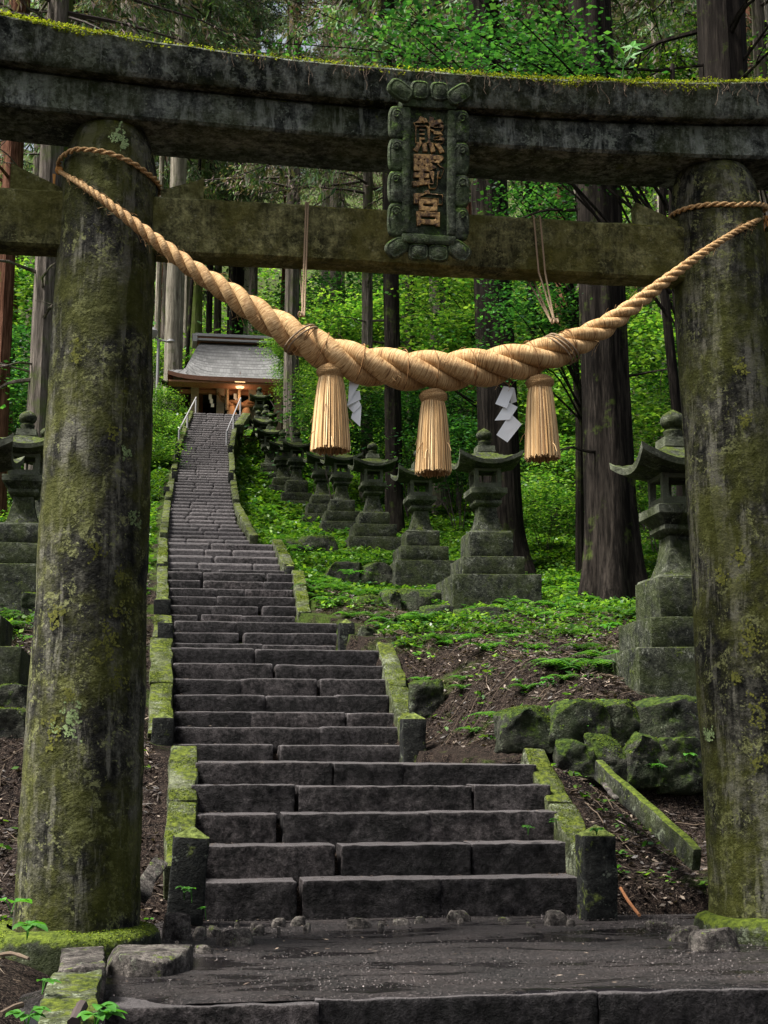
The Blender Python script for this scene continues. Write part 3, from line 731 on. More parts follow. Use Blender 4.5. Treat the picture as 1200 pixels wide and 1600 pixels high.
# inner frame rails standing proud round the sunk panel
def pm(name, fn, mat='plaque'):
    mb = MB(); fn(mb); return off(mb, (1.4, YTG, 0)).build(name, M[mat], tab)
iw = w2*.66; it, ib = Hh*.70, -Hh*.70
def rails(mb):
    mb.rbox(-w2*.98, -iw, -.035, .0-.001, ib, it, res=.05, bev=.012, amp=.003, fr=12, seed=1, M=TM)
    mb.rbox(iw, w2*.98, -.035, -.001, ib, it, res=.05, bev=.012, amp=.003, fr=12, seed=2, M=TM)
    mb.rbox(-w2*.98, w2*.98, -.037, -.001, it+.001, it+.075, res=.05, bev=.012, amp=.003, fr=12, seed=3, M=TM)
    mb.rbox(-w2*.98, w2*.98, -.037, -.001, ib-.06, ib-.001, res=.05, bev=.012, amp=.003, fr=12, seed=4, M=TM)
pm('frame', rails)
def lobe(mb, cx_, cz_, rx, rz, rot=0., th=.026, y=-.02, seed=0):
    """cloud-shaped scroll lobe: a domed stadium with a sunk groove"""
    n = 40; rings = [(1., .5), (1.0, .0), (.93, -.35), (.82, -.5), (.72, -.42), (.60, -.52), (.35, -.62), (.0, -.66)]
    V = []; A = TM @ Matrix.Translation((cx_, y, cz_)) @ Matrix.Rotation(rot, 4, 'Y')
    for r, d in rings:
        for k in range(n):
            a = 2*math.pi*k/n; c, s_ = math.cos(a), math.sin(a); p = .62
            xx = rx*r*abs(c)**p*(1 if c > 0 else -1); zz = rz*r*abs(s_)**p*(1 if s_ > 0 else -1)
            V.append(A @ Vector((xx, d*th+.003*float(vn([[xx*20, zz*20, seed]], 3)[0]), zz)))
    fs = [(i*n+k, i*n+(k+1) % n, (i+1)*n+(k+1) % n, (i+1)*n+k) for i in range(len(rings)-1) for k in range(n)]
    mb.add(V, fs)
lx = WP/2*.83
zz = [(-.60, .155), (-.27, .165), (.06, .165), (.40, .165), (.0, 0)]
k = 0
for sgn in (-1, 1):
    for cz_, rz in ((.56, .188), (.20, .188), (-.16, .188), (-.52, .188)):
        k += 1; pm('scroll_lobe', lambda mb: lobe(mb, sgn*(lx-.004), cz_*Hh*1.0-.02, WP*.108, rz*Hh, rot=0, seed=k))
        def curl(mb):
            pts = [TM @ Vector((sgn*lx+math.cos(a)*r_, -.042, cz_*Hh+.09*(1 if sgn*1 > 0 else 1)*Hh*.9+math.sin(a)*r_-.02)) for a, r_ in zip(np.linspace(0, 7.5, 22), np.linspace(.028, .006, 22))]
            mb.tube([tuple(p) for p in pts], .0055, 6)
        pm('curl', curl)
for j, (fx, rot) in enumerate(((-.36, -0.), (.02, 0.), (.36, 0.))):
    pass
for fx in (-.195, .055): k += 1; pm('scroll_lobe', lambda mb: lobe(mb, (fx+.07)*WP*.98, Hh*.89, WP*.12, Hh*.11, seed=k, y=-.035))
for fx in (-.2, .2): k += 1; pm('scroll_lobe', lambda mb: lobe(mb, fx*WP*.62, -Hh*.90, WP*.13, Hh*.095, seed=k, y=-.02))
for sx_, rr_ in ((-1, .62), (1, -.62)):
    k += 1; pm('corner_scroll', lambda mb: lobe(mb, sx_*WP*.37, Hh*.87, WP*.17, Hh*.10, rot=rr_, seed=k, y=-.04))
    k += 1; pm('corner_scroll', lambda mb: lobe(mb, sx_*WP*.39, -Hh*.86, WP*.15, Hh*.10, rot=-rr_, seed=k, y=-.02))
# carved characters: gilded, brushed
M['gilt'] = (lambda t: t.done(t.princ(t.ramp(t.noise(wpos(t).outputs['Position'], 38, 5, .7), [(.38, (.05, .022, .008)), (.47, (.17, .09, .028)), (.60, (.48, .29, .10))]), .5, t.bump(t.noise(wpos(t).outputs['Position'], 60, 3, .6), .5, .01), .5, Metallic=.15)))(NT('worn_gilt'))
dg = bpy.context.evaluated_depsgraph_get()
for ch, cz_ in (('熊', .42), ('野', .005), ('宮', -.40)):
    cu = bpy.data.curves.new('character', 'FONT'); cu.body = ch; cu.size = .205; cu.extrude = .006; cu.bevel_depth = .0035; cu.offset = .0035
    cu.align_x = 'CENTER'; cu.align_y = 'CENTER'
    to = link(bpy.data.objects.new('tmp', cu)); bpy.context.view_layer.update()
    me = bpy.data.meshes.new_from_object(to.evaluated_get(bpy.context.evaluated_depsgraph_get())); bpy.data.objects.remove(to)
    co = np.zeros(len(me.vertices)*3); me.vertices.foreach_get('co', co); co = co.reshape(-1, 3)
    c0 = (co[:, :2].min(0)+co[:, :2].max(0))/2; co[:, 0] -= c0[0]; co[:, 1] -= c0[1]
    w = vn(np.stack([co[:, 0]*25, co[:, 1]*25, 0*co[:, 0]], 1), 6)*.003
    P3 = np.stack([co[:, 0]*.88+w, -co[:, 2]*1.0-.006, co[:, 1]*1.02+cz_*Hh-.0-w], 1)
    A = np.array(TM); P3 = P3@A[:3, :3].T+A[:3, 3]-OFF
    me.vertices.foreach_set('co', P3.astype(np.float32).ravel()); me.update(); me.materials.clear(); me.materials.append(M['gilt']); me.name = 'carved_character'
    link(bpy.data.objects.new('carved_character', me), tab)

# ---------------------------------------------------------------- straw rope
t = NT('twisted_straw'); uv = t.n('ShaderNodeUVMap'); U = uv.outputs[0]
fib = t.noise(t.mapping(U, (150, 2.2, 1)), 1.0, 5, .65, .6); fib2 = t.noise(t.mapping(U, (420, 5, 1)), 1., 3, .6)
P = wpos(t).outputs['Position']; pn = t.noise(P, 7, 4, .6)
k2 = t.math('ADD', t.math('MULTIPLY', fib, .6), t.math('MULTIPLY', fib2, .4))
col = t.ramp(k2, [(.36, (.12, .05, .014)), (.46, (.42, .245, .10)), (.60, (.72, .51, .26))])
col = t.mix(1., col, t.ramp(pn, [(.3, (.82, .76, .7)), (.7, (1.12, 1.1, 1.08))]), 'MULTIPLY')
M['straw'] = t.done(t.princ(col, .7, t.bump(k2, .9, .012), .3))
t = NT('fine_cord'); uv = t.n('ShaderNodeUVMap'); w = t.n('ShaderNodeTexWave'); w.inputs['Scale'].default_value = 1.; t.l(t.mapping(uv.outputs[0], (90, 2, 1), (0, 0, .0)), w.inputs['Vector'])
col = t.ramp(w.outputs['Fac'], [(.2, (.14, .085, .05)), (.7, (.46, .34, .22))]); M['cord'] = t.done(t.princ(col, .8, t.bump(w.outputs['Fac'], .6, .004), .2))
M['cord_orange'] = simple('orange_straw_cord', (.62, .29, .08), .7, .3, 60, .35)
M['tie'] = simple('binding_twine', (.22, .115, .045), .8, .2, 60, .4)
RPTS = [(93, 268, 3.4, YTG-.02), (112, 279, 4.5, YTG-.20), (140, 297, 6, YTG-.29), (180, 326, 8, YTG-.335), (240, 373, 11.5, YTG-.36), (300, 419, 14.5, YTG-.38), (360, 459, 18.5, YTG-.40), (420, 500, 23.5, YTG-.42),
        (480, 536, 28, YTG-.43), (540, 562, 31, YTG-.43), (600, 575, 32.5, YTG-.43), (660, 579, 32.5, YTG-.43), (720, 578, 32.5, YTG-.43), (780, 571, 31.5, YTG-.43), (840, 558, 29, YTG-.43),
        (900, 535, 24, YTG-.43), (950, 507, 18, YTG-.42), (1000, 470, 13, YTG-.41), (1050, 431, 9.5, YTG-.39), (1100, 394, 7.2, YTG-.35), (1150, 362, 5.4, YTG-.28), (1180, 346, 4.4, YTG-.14), (1193, 340, 3.6, YTG+.0)]
def hug(a, b, y, r):
    # near the pillars the rope lies on their rounded surface
    for cx_, rad in ((-.415, .272), (3.205, .28)):
        need = rad+r*y/F
        for Yq in np.linspace(y-.25, YTG+.3, 120):
            p = atY(a, b, Yq)
            if math.hypot(p[0]-cx_, p[1]-YTG) <= need: return min(y, float(Yq)) if Yq > y-.2 else y
        ds = [(abs(math.hypot(*(atY(a, b, Yq)[:2]-np.array([cx_, YTG])))-need), Yq) for Yq in np.linspace(y-.25, YTG+.2, 90)]
        if min(ds)[0] < .04: return float(min(ds)[1])
    return y
RP = np.array([list(atY(a, b, hug(a, b, y, r)))+[r*y*1.01/F] for a, b, r, y in RPTS])
def catmull(P, m):
    out = []
    Q = np.vstack([2*P[0]-P[1], P, 2*P[-1]-P[-2]])
    for i in range(1, len(Q)-2):
        for k in range(m):
            u = k/m; a, b, c, d = Q[i-1], Q[i], Q[i+1], Q[i+2]
            out.append(.5*((2*b)+(-a+c)*u+(2*a-5*b+4*c-d)*u*u+(-a+3*b-3*c+d)*u**3))
    out.append(Q[-2]); return np.array(out)
RC = catmull(RP, 26)
for _ in range(2): RC[1:-1] = (RC[:-2]+2*RC[1:-1]+RC[2:])/4
def twist(C, r, nst, pf, phase=0., hand=1, sides=16, mat=None, parent=None, name='strand', fat=1.0, seed=0):
    T = np.gradient(C, axis=0); T /= np.linalg.norm(T, axis=1, keepdims=True)
    N = np.cross(T[0], [0, 1., .1]); N /= np.linalg.norm(N); Ns = []
    for i in range(len(C)):
        N = N-T[i]*(N@T[i]); N /= np.linalg.norm(N); Ns.append(N.copy())
    Ns = np.array(Ns); B = np.cross(T, Ns)
    ds = np.concatenate([[0], np.linalg.norm(np.diff(C, axis=0), axis=1)]); ph = np.cumsum(hand*2*math.pi*ds/(pf*r))+phase
    obs = []
    for k in range(nst):
        a = ph+2*math.pi*k/nst
        wob = 1+.03*fbm(np.stack([np.arange(len(C))*.02, 0*ph, 0*ph+k], 1), seed, 2)
        Pk = C+(Ns*np.cos(a)[:, None]+B*np.sin(a)[:, None])*(r*.53)[:, None]
        mb = MB(); mb.tube(Pk, r*.505*fat*wob, sides, uvl=1.0); obs.append(mb)
    return obs
rope = empty('shimenawa_rope', tuple(RC[len(RC)//2, :3])); tag(rope, 'thick twisted golden straw rope slung between the two gate pillars', 'straw rope')
RO = np.array(rope.location)
for mb in twist(RC[:, :3], RC[:, 3], 3, 6.3, phase=.4, hand=1, sides=22): off(mb, RO).build('strand', M['straw'], rope)
def ring_at(i, n=1, rad=.0028, jit=0., mat='tie', scale=1.02, gap=.012):
    for q in range(n):
        C = RC[i+q*2, :3]; T = RC[i+q*2+1, :3]-RC[i+q*2-1, :3]; T /= np.linalg.norm(T); N = np.cross(T, [0, 1., 0]); N /= np.linalg.norm(N); B = np.cross(T, N); r = RC[i, 3]
        pts = []
        for a in np.linspace(0, 2*math.pi, 40): 
            # follow the three-lobed section
            pts.append(C+(N*math.cos(a)+B*math.sin(a))*r*(scale)+T*jit*math.sin(a+q))
        mb = MB(); mb.tube(pts, rad, 6); off(mb, RO).build('binding', M[mat], rope)
def idx_px(px): 
    return int(np.argmin([abs(proj(p[:3])[0]-px) for p in RC]))
for px, q, j in ((470, 2, .02), (500, 1, .012), (561, 1, .01), (630, 1, .012), (676, 1, .01), (733, 1, .012), (789, 1, .01), (829, 1, .012), (885, 2, .02)):
    ring_at(idx_px(px), q, jit=j)
# frayed straw standing off the strands
mbf = MB(); rgf = np.random.default_rng(8)
for k in range(420):
    i = int(rgf.integers(20, len(RC)-20)); c_ = RC[i, :3]; r_ = RC[i, 3]; T_ = RC[i+1, :3]-RC[i-1, :3]; T_ /= np.linalg.norm(T_); n_ = np.cross(T_, rgf.normal(0, 1, 3)); n_ /= np.linalg.norm(n_)
    p0 = c_+n_*r_*.93; L_ = rgf.uniform(.012, .05)*(1+r_*4); d_ = T_*rgf.choice([-1, 1])+n_*rgf.uniform(.2, .9); d_ /= np.linalg.norm(d_)
    mbf.tube([p0, p0+d_*L_*.5, p0+d_*L_+np.array([0, 0, -.25*L_])], .0009, 3, cap=False)
q_ = off(mbf, RO).build('frayed_straw', M['straw'], rope, smooth=False); q_['kind'] = 'stuff'
# loops round the pillars
def loop(xc, z0, r, a0, a1, tilt, name, thick, zf=None):
    pts = []
    for a in np.linspace(a0, a1, 220):
        x = xc+r*math.cos(a); y = YTG+r*math.sin(a); pts.append((x, y, z0+zf(a)))
    C = np.array(pts); rr = np.full(len(C), thick)
    for mb in twist(C, rr, 2, 6.5, hand=-1, sides=10): off(mb, RO).build('pillar_loop', M['straw'], rope)
pl = atY(93, 264, YTG); pr_ = atY(250, 296, YTG)
loop(-.41, 0, .285, R(180), R(380), 0, 'l', .0155, zf=lambda a: float(np.interp(math.degrees(a), [180, 230, 270, 320, 360, 380], [pl[2]+.01, pl[2]+.025, pl[2]-.01, pl[2]-.075, pr_[2]+.0, pr_[2]-.01])))
pl2 = atY(1046, 337, YTG); pr2 = atY(1193, 330, YTG)
loop(3.205, 0, .29, R(160), R(362), 0, 'r', .0155, zf=lambda a: float(np.interp(math.degrees(a), [160, 180, 270, 362], [pl2[2]-.01, pl2[2], pl2[2]-.03, pr2[2]-.0])))
# knots and loose straw ends beside the pillars
def knot(P, n, seed):
    rs = random.Random(seed); mb = MB()
    for k in range(n):
        a0 = rs.uniform(0, 6); ax = Vector((rs.uniform(-1, 1), rs.uniform(-1, 1), rs.uniform(-1, 1))).normalized(); M_ = Matrix.Rotation(rs.uniform(0, 6), 3, ax)
        pts = [np.array(P)+np.array(M_ @ Vector((.022*math.cos(a), .016*math.sin(a), 0))) for a in np.linspace(a0, a0+6.3, 16)]
        mb.tube(pts, .006, 6)
    off(mb, RO).build('knot', M['cord_orange'], rope)
knot(atY(93, 266, YTG-.02), 7, 3); knot(atY(1195, 343, YTG), 6, 4)
def tail(p0, p1, seed, n=3):
    rs = random.Random(seed); mb = MB()
    for k in range(n):
        A = atY(*p0, YTG-.03); B = atY(*p1, YTG-.03); dx = rs.uniform(-.008, .008); bow = rs.uniform(-.012, .012)
        pts = [A+(B-A)*f+np.array([dx+bow*math.sin(f*3.1), 0, 0]) for f in np.linspace(0, 1, 10)]
        mb.tube(pts, .0042, 6)
    off(mb, RO).build('loose_end', M['cord_orange'], rope)
tail((85, 272), (81, 382), 1); tail((1197, 346), (1193, 437), 2)

# suspension cords over the tie beam
def cordobj(segs, lab):
    c0 = segs[0][0]; mb = MB()
    for s_ in segs: mb.tube(s_, .0052, 7, uvl=1.)
    o = off(mb, c0).build('suspension_cord', M['cord']); o.location = tuple(map(float, c0)); tag(o, lab, 'cord')
yF, yB = YTG-.112, YTG+.09
def rp(px): return RC[idx_px(px)]
c = rp(474); top = atY(480, 320, yF); zT = 4.112
segs = []
for dx in (-.006, .006):
    A = np.array([top[0]+dx, yB, 3.76]); 
    segs.append([np.array([top[0]+dx, yF, zT-.01]), np.array([top[0]+dx, yF+.02, zT]), np.array([top[0]+dx, yB-.02, zT]), np.array([top[0]+dx, yB, zT-.01]), np.array([top[0]-.02, yB, 3.8]), np.array([c[0], c[1], c[2]+c[3]+.05])])
    segs.append([np.array([top[0]+dx, yF, zT-.01]), np.array([top[0]-.01+dx, yF-.02, 3.75]), np.array([c[0]+dx, c[1]-.01, c[2]+c[3]+.04])])
for q in range(2):
    T = np.array([.8, 0, -.6]); N = np.array([.6, 0, .8]); 
    segs.append([c[:3]+N*math.cos(a)*c[3]*1.12+np.array([0, 1, 0])*math.sin(a)*c[3]*1.1+T*(.02*q-.02+.03*math.sin(a+1)) for a in np.linspace(0, 2*math.pi, 36)])
segs.append([np.array([c[0]-.01, c[1]-.015, c[2]+c[3]+.05])+np.array([.016*math.cos(a), .01*math.sin(a), .012*math.sin(2*a)]) for a in np.linspace(0, 6.3, 14)])
cordobj(segs, 'pale cord hanging from the tie beam left of the tablet, holding the rope')
c = rp(876); t1 = atY(834, 340, yF); t2 = atY(844, 340, yF); zk = c[2]+c[3]+.07
segs = []
for tt in (t1, t2):
    segs.append([np.array([tt[0], yF, zT-.01]), np.array([tt[0], yF+.02, zT]), np.array([tt[0], yB-.02, zT]), np.array([tt[0], yB, zT-.01]), np.array([tt[0], yB, 3.8]), np.array([c[0]-.04, c[1]+.02, zk])])
    segs.append([np.array([tt[0], yF, zT-.01]), np.array([tt[0]+.02, yF-.01, 3.76]), np.array([c[0]-.03, c[1], zk])])
for q in range(3):
    T = np.array([.87, 0, .5]); N = np.array([-.5, 0, .87])
    segs.append([c[:3]+N*math.cos(a)*c[3]*1.12+np.array([0, 1, 0])*math.sin(a)*c[3]*1.1+T*(.022*q-.02+.035*math.cos(a)*-1) for a in np.linspace(0, 2*math.pi, 36)])
segs.append([np.array([c[0]-.03, c[1]-.012, zk])+np.array([.018*math.cos(a), .012*math.sin(a), .014*math.sin(2*a)]) for a in np.linspace(0, 6.3, 14)])
cordobj(segs, 'doubled pale cord from the tie beam right of the tablet, tied round the rope')

# ---------------------------------------------------------------- straw tassels
t = NT('tassel_straw'); g = wpos(t); col = t.ramp(g.outputs['Random Per Island'], [(0, (.10, .045, .015)), (.25, (.45, .26, .10)), (.65, (.72, .47, .22)), (1, (.9, .66, .36))])
col = t.mix(1., col, t.ramp(t.noise(t.mapping(g.outputs['Position'], (60, 60, 5)), 1, 3), [(.3, .7), (.7, 1.2)]), 'MULTIPLY'); M['tassel'] = t.done(t.princ(col, .65, None, .35))
def tassel(px, pt, pb, wt, wb, lab, seed, lean=0.):
    i = idx_px(px); yy_ = RC[i, 1]; top = atY(px, pt, yy_); bot = atY(px, pb, yy_); sc = yy_*1.01/F
    H = top[2]-bot[2]; r0, r1 = wt/2*sc, wb/2*sc; hn = H*.13
    o = empty('straw_tassel', (float(top[0]), float(yy_), float(top[2])))
    o.rotation_euler = (0, lean, 0)
    tag(o, lab, 'tassel', 'straw tassels hanging from the rope')
    mb = MB()   # bound neck: rings of straw
    for k in range(9):
        f = k/8; z = -hn*.12-hn*.88*f; r = r0*(1.02+.22*math.sin(f*math.pi))
        mb.tube([(r*math.cos(a), r*math.sin(a), z+.003*math.sin(3*a+k)) for a in np.linspace(0, 2*math.pi, 30)], hn*.085, 7, uvl=2)
    mb.lathe([(r0*.5, 0), (r0*1.0, -hn*.1), (r0*1.1, -hn*.5), (r0*.95, -hn)], 24)
    mb.build('neck', M['straw'], o)
    mb = MB(); mb.tube([(0, 0, -.01), (.003, 0, .05), (0, 0, float(RC[i, 2]-top[2])+RC[i, 3]*-.6)], .004, 6); mb.build('hanging_string', M['tie'], o)
    mb = MB(); rs = np.random.default_rng(seed)
    for ring, nn in ((1., 150), (.86, 100), (.7, 60)):
        for k in range(nn):
            a = 2*math.pi*(k+rs.uniform(-.4, .4))/nn; ra = r0*ring*.98; rb_ = r1*ring*(1+rs.normal(0, .02)); zl_ = -H*(1+rs.normal(0, .012)); wob = rs.normal(0, .015)
            pts = []
            for f in (0, .12, .35, .65, 1.):
                r = ra+(rb_-ra)*(f**.62); aa = a+wob*f; pts.append((r*math.cos(aa), r*math.sin(aa), -hn+(zl_+hn)*f))
            mb.tube(pts, .0032*rs.uniform(.7, 1.25), 4, cap=False)
    for k in range(5):
        a = rs.uniform(0, 6.3); f = rs.uniform(.4, .9); r = r0+(r1-r0)*f**.62; z = -hn-(H-hn)*f; mb.tube([(r*math.cos(a), r*math.sin(a), z), ((r+.02)*math.cos(a), (r+.02)*math.sin(a), z-.02), ((r+.035)*math.cos(a), (r+.03)*math.sin(a), z-.055)], .0018, 3)
    mb.build('straw_skirt', M['tassel'], o)
    mb = MB(); mb.lathe([(r0*.6, -hn), (r1*.62, -H*.6), (r1*.66, -H*.93)], 20); mb.build('core', simple('tassel_core', (.07, .03, .012), .9, .1), o)
tassel(517, 572, 704, 36, 62, 'leftmost straw tassel hanging under the thick rope', 1, .0)
tassel(677, 611, 739, 35, 56, 'middle straw tassel hanging under the thick rope', 2, .01)
tassel(843, 589, 716, 36, 56, 'rightmost straw tassel hanging beside the large paper streamer', 3, -.02)

# ---------------------------------------------------------------- zigzag paper streamers
M['paper'] = simple('white_paper', (.85, .86, .86), .7, .2, 25, .05)
def shide(pan, Y, lab, yaws):
    """panels: px outlines, each folded to its own angle"""
    c0 = atY(*pan[0][0], Y); o = empty('paper_streamer', tuple(map(float, c0))); tag(o, lab, 'paper streamer', 'zigzag paper streamers on the rope')
    for k, (poly, dy) in enumerate(zip(pan, yaws)):
        pts = [atY(a, b, Y)+np.array([0, dy[j], 0]) for j, (a, b) in enumerate(poly)]
        V = [tuple(p-c0) for p in pts]+[tuple(p-c0+np.array([0, .002, 0])) for p in pts]; n = len(pts)
        mb = MB(); mb.add(V, [tuple(range(n)), tuple(range(n, 2*n))[::-1]]+[(i, (i+1) % n, n+(i+1) % n, n+i) for i in range(n)]); mb.build('fold', M['paper'], o, smooth=False)
    hang_string(o, (pan[0][0][0]+pan[0][1][0])/2, pan[0][0][1]+3)
ys_ = YTG-.41
def hang_string(o, px, py):
    a = atY(px, py, ys_); b = rp(px); mb = MB(); c0 = np.array(o.location); mb.tube([a-c0, (a+b[:3])/2-c0, b[:3]-np.array([0, 0, b[3]*.8])-c0], .003, 5); mb.build('hanging_string', M['tie'], o)
shide([[(787, 603), (804, 606), (790, 640), (772, 633)], [(804, 606), (809, 626), (800, 629), (797, 612)], [(792, 627), (809, 636), (795, 657), (771, 660-1)], [(797, 646), (815, 663), (791, 693), (773, 682)]],
      ys_, 'large white zigzag paper streamer between middle and right tassel', [(0, 0, -.03, -.03), (0, .02, .03, .0), (-.0, .0, -.02, -.03), (-.005, -.005, -.03, -.04)])
shide([[(546, 590), (560, 588), (562, 600), (543, 632)], [(548, 612), (562, 610), (564, 624), (541, 636)], [(543, 634), (561, 626), (564, 634), (552, 646)], [(552, 640), (565, 634), (562, 668), (548, 654)]],
      ys_, 'narrow white paper streamer seen edge on beside the left tassel', [(0, 0, -.01, -.02), (.0, 0, .0, -.02), (.01, .0, -.01, -.01), (0, 0, -.02, -.01)])
# ---------------------------------------------------------------- stone lanterns
def sq_ring(w, z, r=.0): return [(-w, -w, z), (w, -w, z), (w, w, z), (-w, w, z)]
def frustum(mb, prof, seed=0, n=5, amp=.004):
    """square lathe: prof of (half width, z)"""
    V = []; m = 4*n
    for w, z in prof:
        c = sq_ring(w, z)
        for q in range(4):
            A = np.array(c[q]); B = np.array(c[(q+1) % 4])
            for k in range(n): V.append(A+(B-A)*k/n)
    V = np.array(V); V = V+np.stack([fbm(V*7, seed+i, 2) for i in range(3)], 1)*amp
    fs = [(i*m+k, i*m+(k+1) % m, (i+1)*m+(k+1) % m, (i+1)*m+k) for i in range(len(prof)-1) for k in range(m)]
    fs += [tuple(range(m))[::-1], tuple((len(prof)-1)*m+k for k in range(m))]
    mb.add(V, fs)
def roof_mesh(seed, W=.40, H=.24, lift=.13, th=.055):
    mb = MB(); n = 16; u = np.linspace(-1, 1, n+1); U, Vv = np.meshgrid(u, u)
    m_ = np.maximum(abs(U), abs(Vv)); cor = (abs(U*Vv))**2.2
    zt = H*(1-m_)**1.15*.9+.02*(1-m_)+lift*cor; wx = 1+.10*cor
    T = np.stack([U*W*wx, Vv*W*wx, zt], -1).reshape(-1, 3)
    zb = -th+lift*cor*.95-.05*(1-m_)
    B = np.stack([U*W*wx*.985, Vv*W*wx*.985, zb], -1).reshape(-1, 3)
    T[:, 2] += fbm(T*9, seed, 3)*.008; N = (n+1)**2
    fs = []
    for j in range(n):
        for i in range(n):
            a = j*(n+1)+i; fs.append((a, a+1, a+n+2, a+n+1)); fs.append((N+a, N+a+n+1, N+a+n+2, N+a+1))
    ed = [i for i in range(n+1)]+[(j)*(n+1)+n for j in range(1, n+1)]+[n*(n+1)+i for i in range(n-1, -1, -1)]+[j*(n+1) for j in range(n-1, 0, -1)]
    for k in range(len(ed)):
        a, b = ed[k], ed[(k+1) % len(ed)]; fs.append((b, a, N+a, N+b))
    mb.add(np.vstack([T, B]), fs); return mb
def make_lantern(seed, tiers=((.595, .27), (.42, .26), (.30, .34)), slim=1.0):
    rs = random.Random(seed); root = empty('stone_lantern'); z = 0; mt = M['lantern']
    for i, (w, h) in enumerate(tiers):
        mb = MB(); z0 = z-(.6 if i == 0 else 0)
        mb.rbox(-w, w, -w, w, z0, z+h-.002, res=.09, bev=.012, amp=.006, fr=5, seed=seed+i*7)
        mb.build('base_tier', mt, root); z += h
    mb = MB(); s = slim
    frustum(mb, [(.285, z), (.275, z+.02), (.20, z+.035), (.185, z+.06), (.155, z+.16), (.128, z+.28), (.122, z+.38)], seed, amp=.005); mb.build('shaft', mt, root); z += .38
    mb = MB(); frustum(mb, [(.12, z-.01), (.15, z), (.185, z+.04), (.185, z+.075), (.165, z+.08), (.20, z+.12), (.25, z+.165), (.25, z+.235), (.24, z+.24)], seed+3); mb.build('platform', mt, root); z += .24
    fb = MB(); w, h = .185, .31; pw = .055
    for sx in (-1, 1):
        for sy in (-1, 1):
            fb.box(sx*w if sx < 0 else w-pw, -w+pw if sx < 0 else w, sy*w if sy < 0 else w-pw, -w+pw if sy < 0 else w, z, z+h)
    for (a, b) in ((z, z+.075), (z+h-.07, z+h)):
        fb.box(-w+pw, w-pw, -w+.004, -w+pw-.004, a, b); fb.box(-w+pw, w-pw, w-pw+.004, w-.004, a, b)
        fb.box(-w+.004, -w+pw-.004, -w+pw, w-pw, a, b); fb.box(w-pw+.004, w-.004, -w+pw, w-pw, a, b)
    fb.box(-.012, .012, w-pw+.01, w-.01, z+.07, z+h-.06)
    fb.build('fire_box', mt, root); z += h
    r = roof_mesh(seed); r.v = [(x, y, q+z+.045) for x, y, q in r.v]; r.build('roof', mt, root); z += .24
    mb = MB(); frustum(mb, [(.125, z-.03), (.12, z+.055), (.075, z+.06)], seed+5)
    mb.lathe([(.075, z+.055), (.082, z+.09), (.09, z+.12), (.07, z+.135), (.065, z+.15), (.09, z+.165), (.108, z+.20), (.108, z+.235), (.085, z+.27), (.045, z+.295), (.01, z+.315)], 24)
    mb.build('finial', mt, root)
    return root
protos = [make_lantern(11), make_lantern(47, ((.50, .24), (.41, .25), (.285, .26))), make_lantern(93, ((.54, .27), (.42, .27), (.30, .24)))]
used = [False]*3
def copy_tree(o, parent=None):
    c = o.copy(); COL.objects.link(c)
    if parent is not None: c.parent = parent
    for ch in [x for x in bpy.data.objects if x.parent == o]: copy_tree(ch, c)
    return c
kids = {}
def clone(i):
    if not used[i]: used[i] = True; return protos[i]
    if i not in kids: kids[i] = [x for x in protos[i].children]
    r = protos[i].copy(); COL.objects.link(r)
    for ch in kids[i]: c = ch.copy(); COL.objects.link(c); c.parent = r
    return r
GR, GL = 'stone lanterns in a row right of the stairs', 'stone lanterns left of the stairs'
def lantern(i, px, pbase, Y, s, lab, grp, rz=0., ptop=None):
    o = clone(i); P = atY(px, pbase, Y); o.location = tuple(map(float, P)); o.rotation_euler = (random.uniform(-.012, .012), random.uniform(-.012, .012), rz); o.scale = (s, s, s); tag(o, lab, 'stone lantern', grp); return o
# (variant, px, py base, Y, scale)
lantern(0, 1070, 1070, 11.3, 1.0, 'big mossy stone lantern half hidden behind the right gate pillar', GR)
lantern(0, 762, 936, 18.5, 1.0, 'large dark lantern with leaf littered roof, in front of the leaning broad trunk', GR, .0)
lantern(1, 657, 903, 22.3, .96, 'stone lantern whose top is hidden by the middle tassel', GR)
lantern(2, 582, 866, 27.2, 1.0, 'stone lantern with round mossy finial between left and middle tassel', GR)
lantern(1, 533, 836, 31.6, 1.0, 'mossy lantern standing directly left of the one with the green finial', GR)
lantern(2, 503, 824, 34.6, .98, 'lantern directly under the leftmost tassel', GR)
far = [(462, 803, 37.3, .98, 'lantern with a broad upswept roof, first one left of the leftmost tassel'),
       (441, 790, 38.8, .95, 'lantern partly behind broad roofed one, second left of the leftmost tassel'),
       (420, 765, 40.5, .95, 'lantern with the low wide roof among ferns right of the upper stairs'),
       (413, 748, 41.6, .9, 'far lantern, fourth roof counted down from the top of the row'),
       (403, 736, 42.6, .85, 'far lantern, third roof counted down from the top of the row'),
       (415, 718, 43.6, .8, 'far lantern, second roof counted down from the top of the row'),
       (405, 692, 45.0, .8, 'farthest lantern at the top of the row beside the shrine')]
for k, (px, pb, Y, s, lab) in enumerate(far): lantern((0, 2, 1)[k % 3], px, pb, Y, s, lab, GR)
lantern(0, -78, 1070, 11.7, 1.0, 'near lantern cut by the left picture edge, only its roof corner and base showing', GL)
lantern(2, 31, 924, 17.5, 1.0, 'mossy lantern with round finial left of the left gate pillar', GL)
lantern(1, 66, 888, 21.0, .95, 'lantern mostly hidden behind the left gate pillar', GL)
lantern(2, 266, 660, 46.5, .75, 'tiny lantern left of the shrine on top of the fern bank', GL)

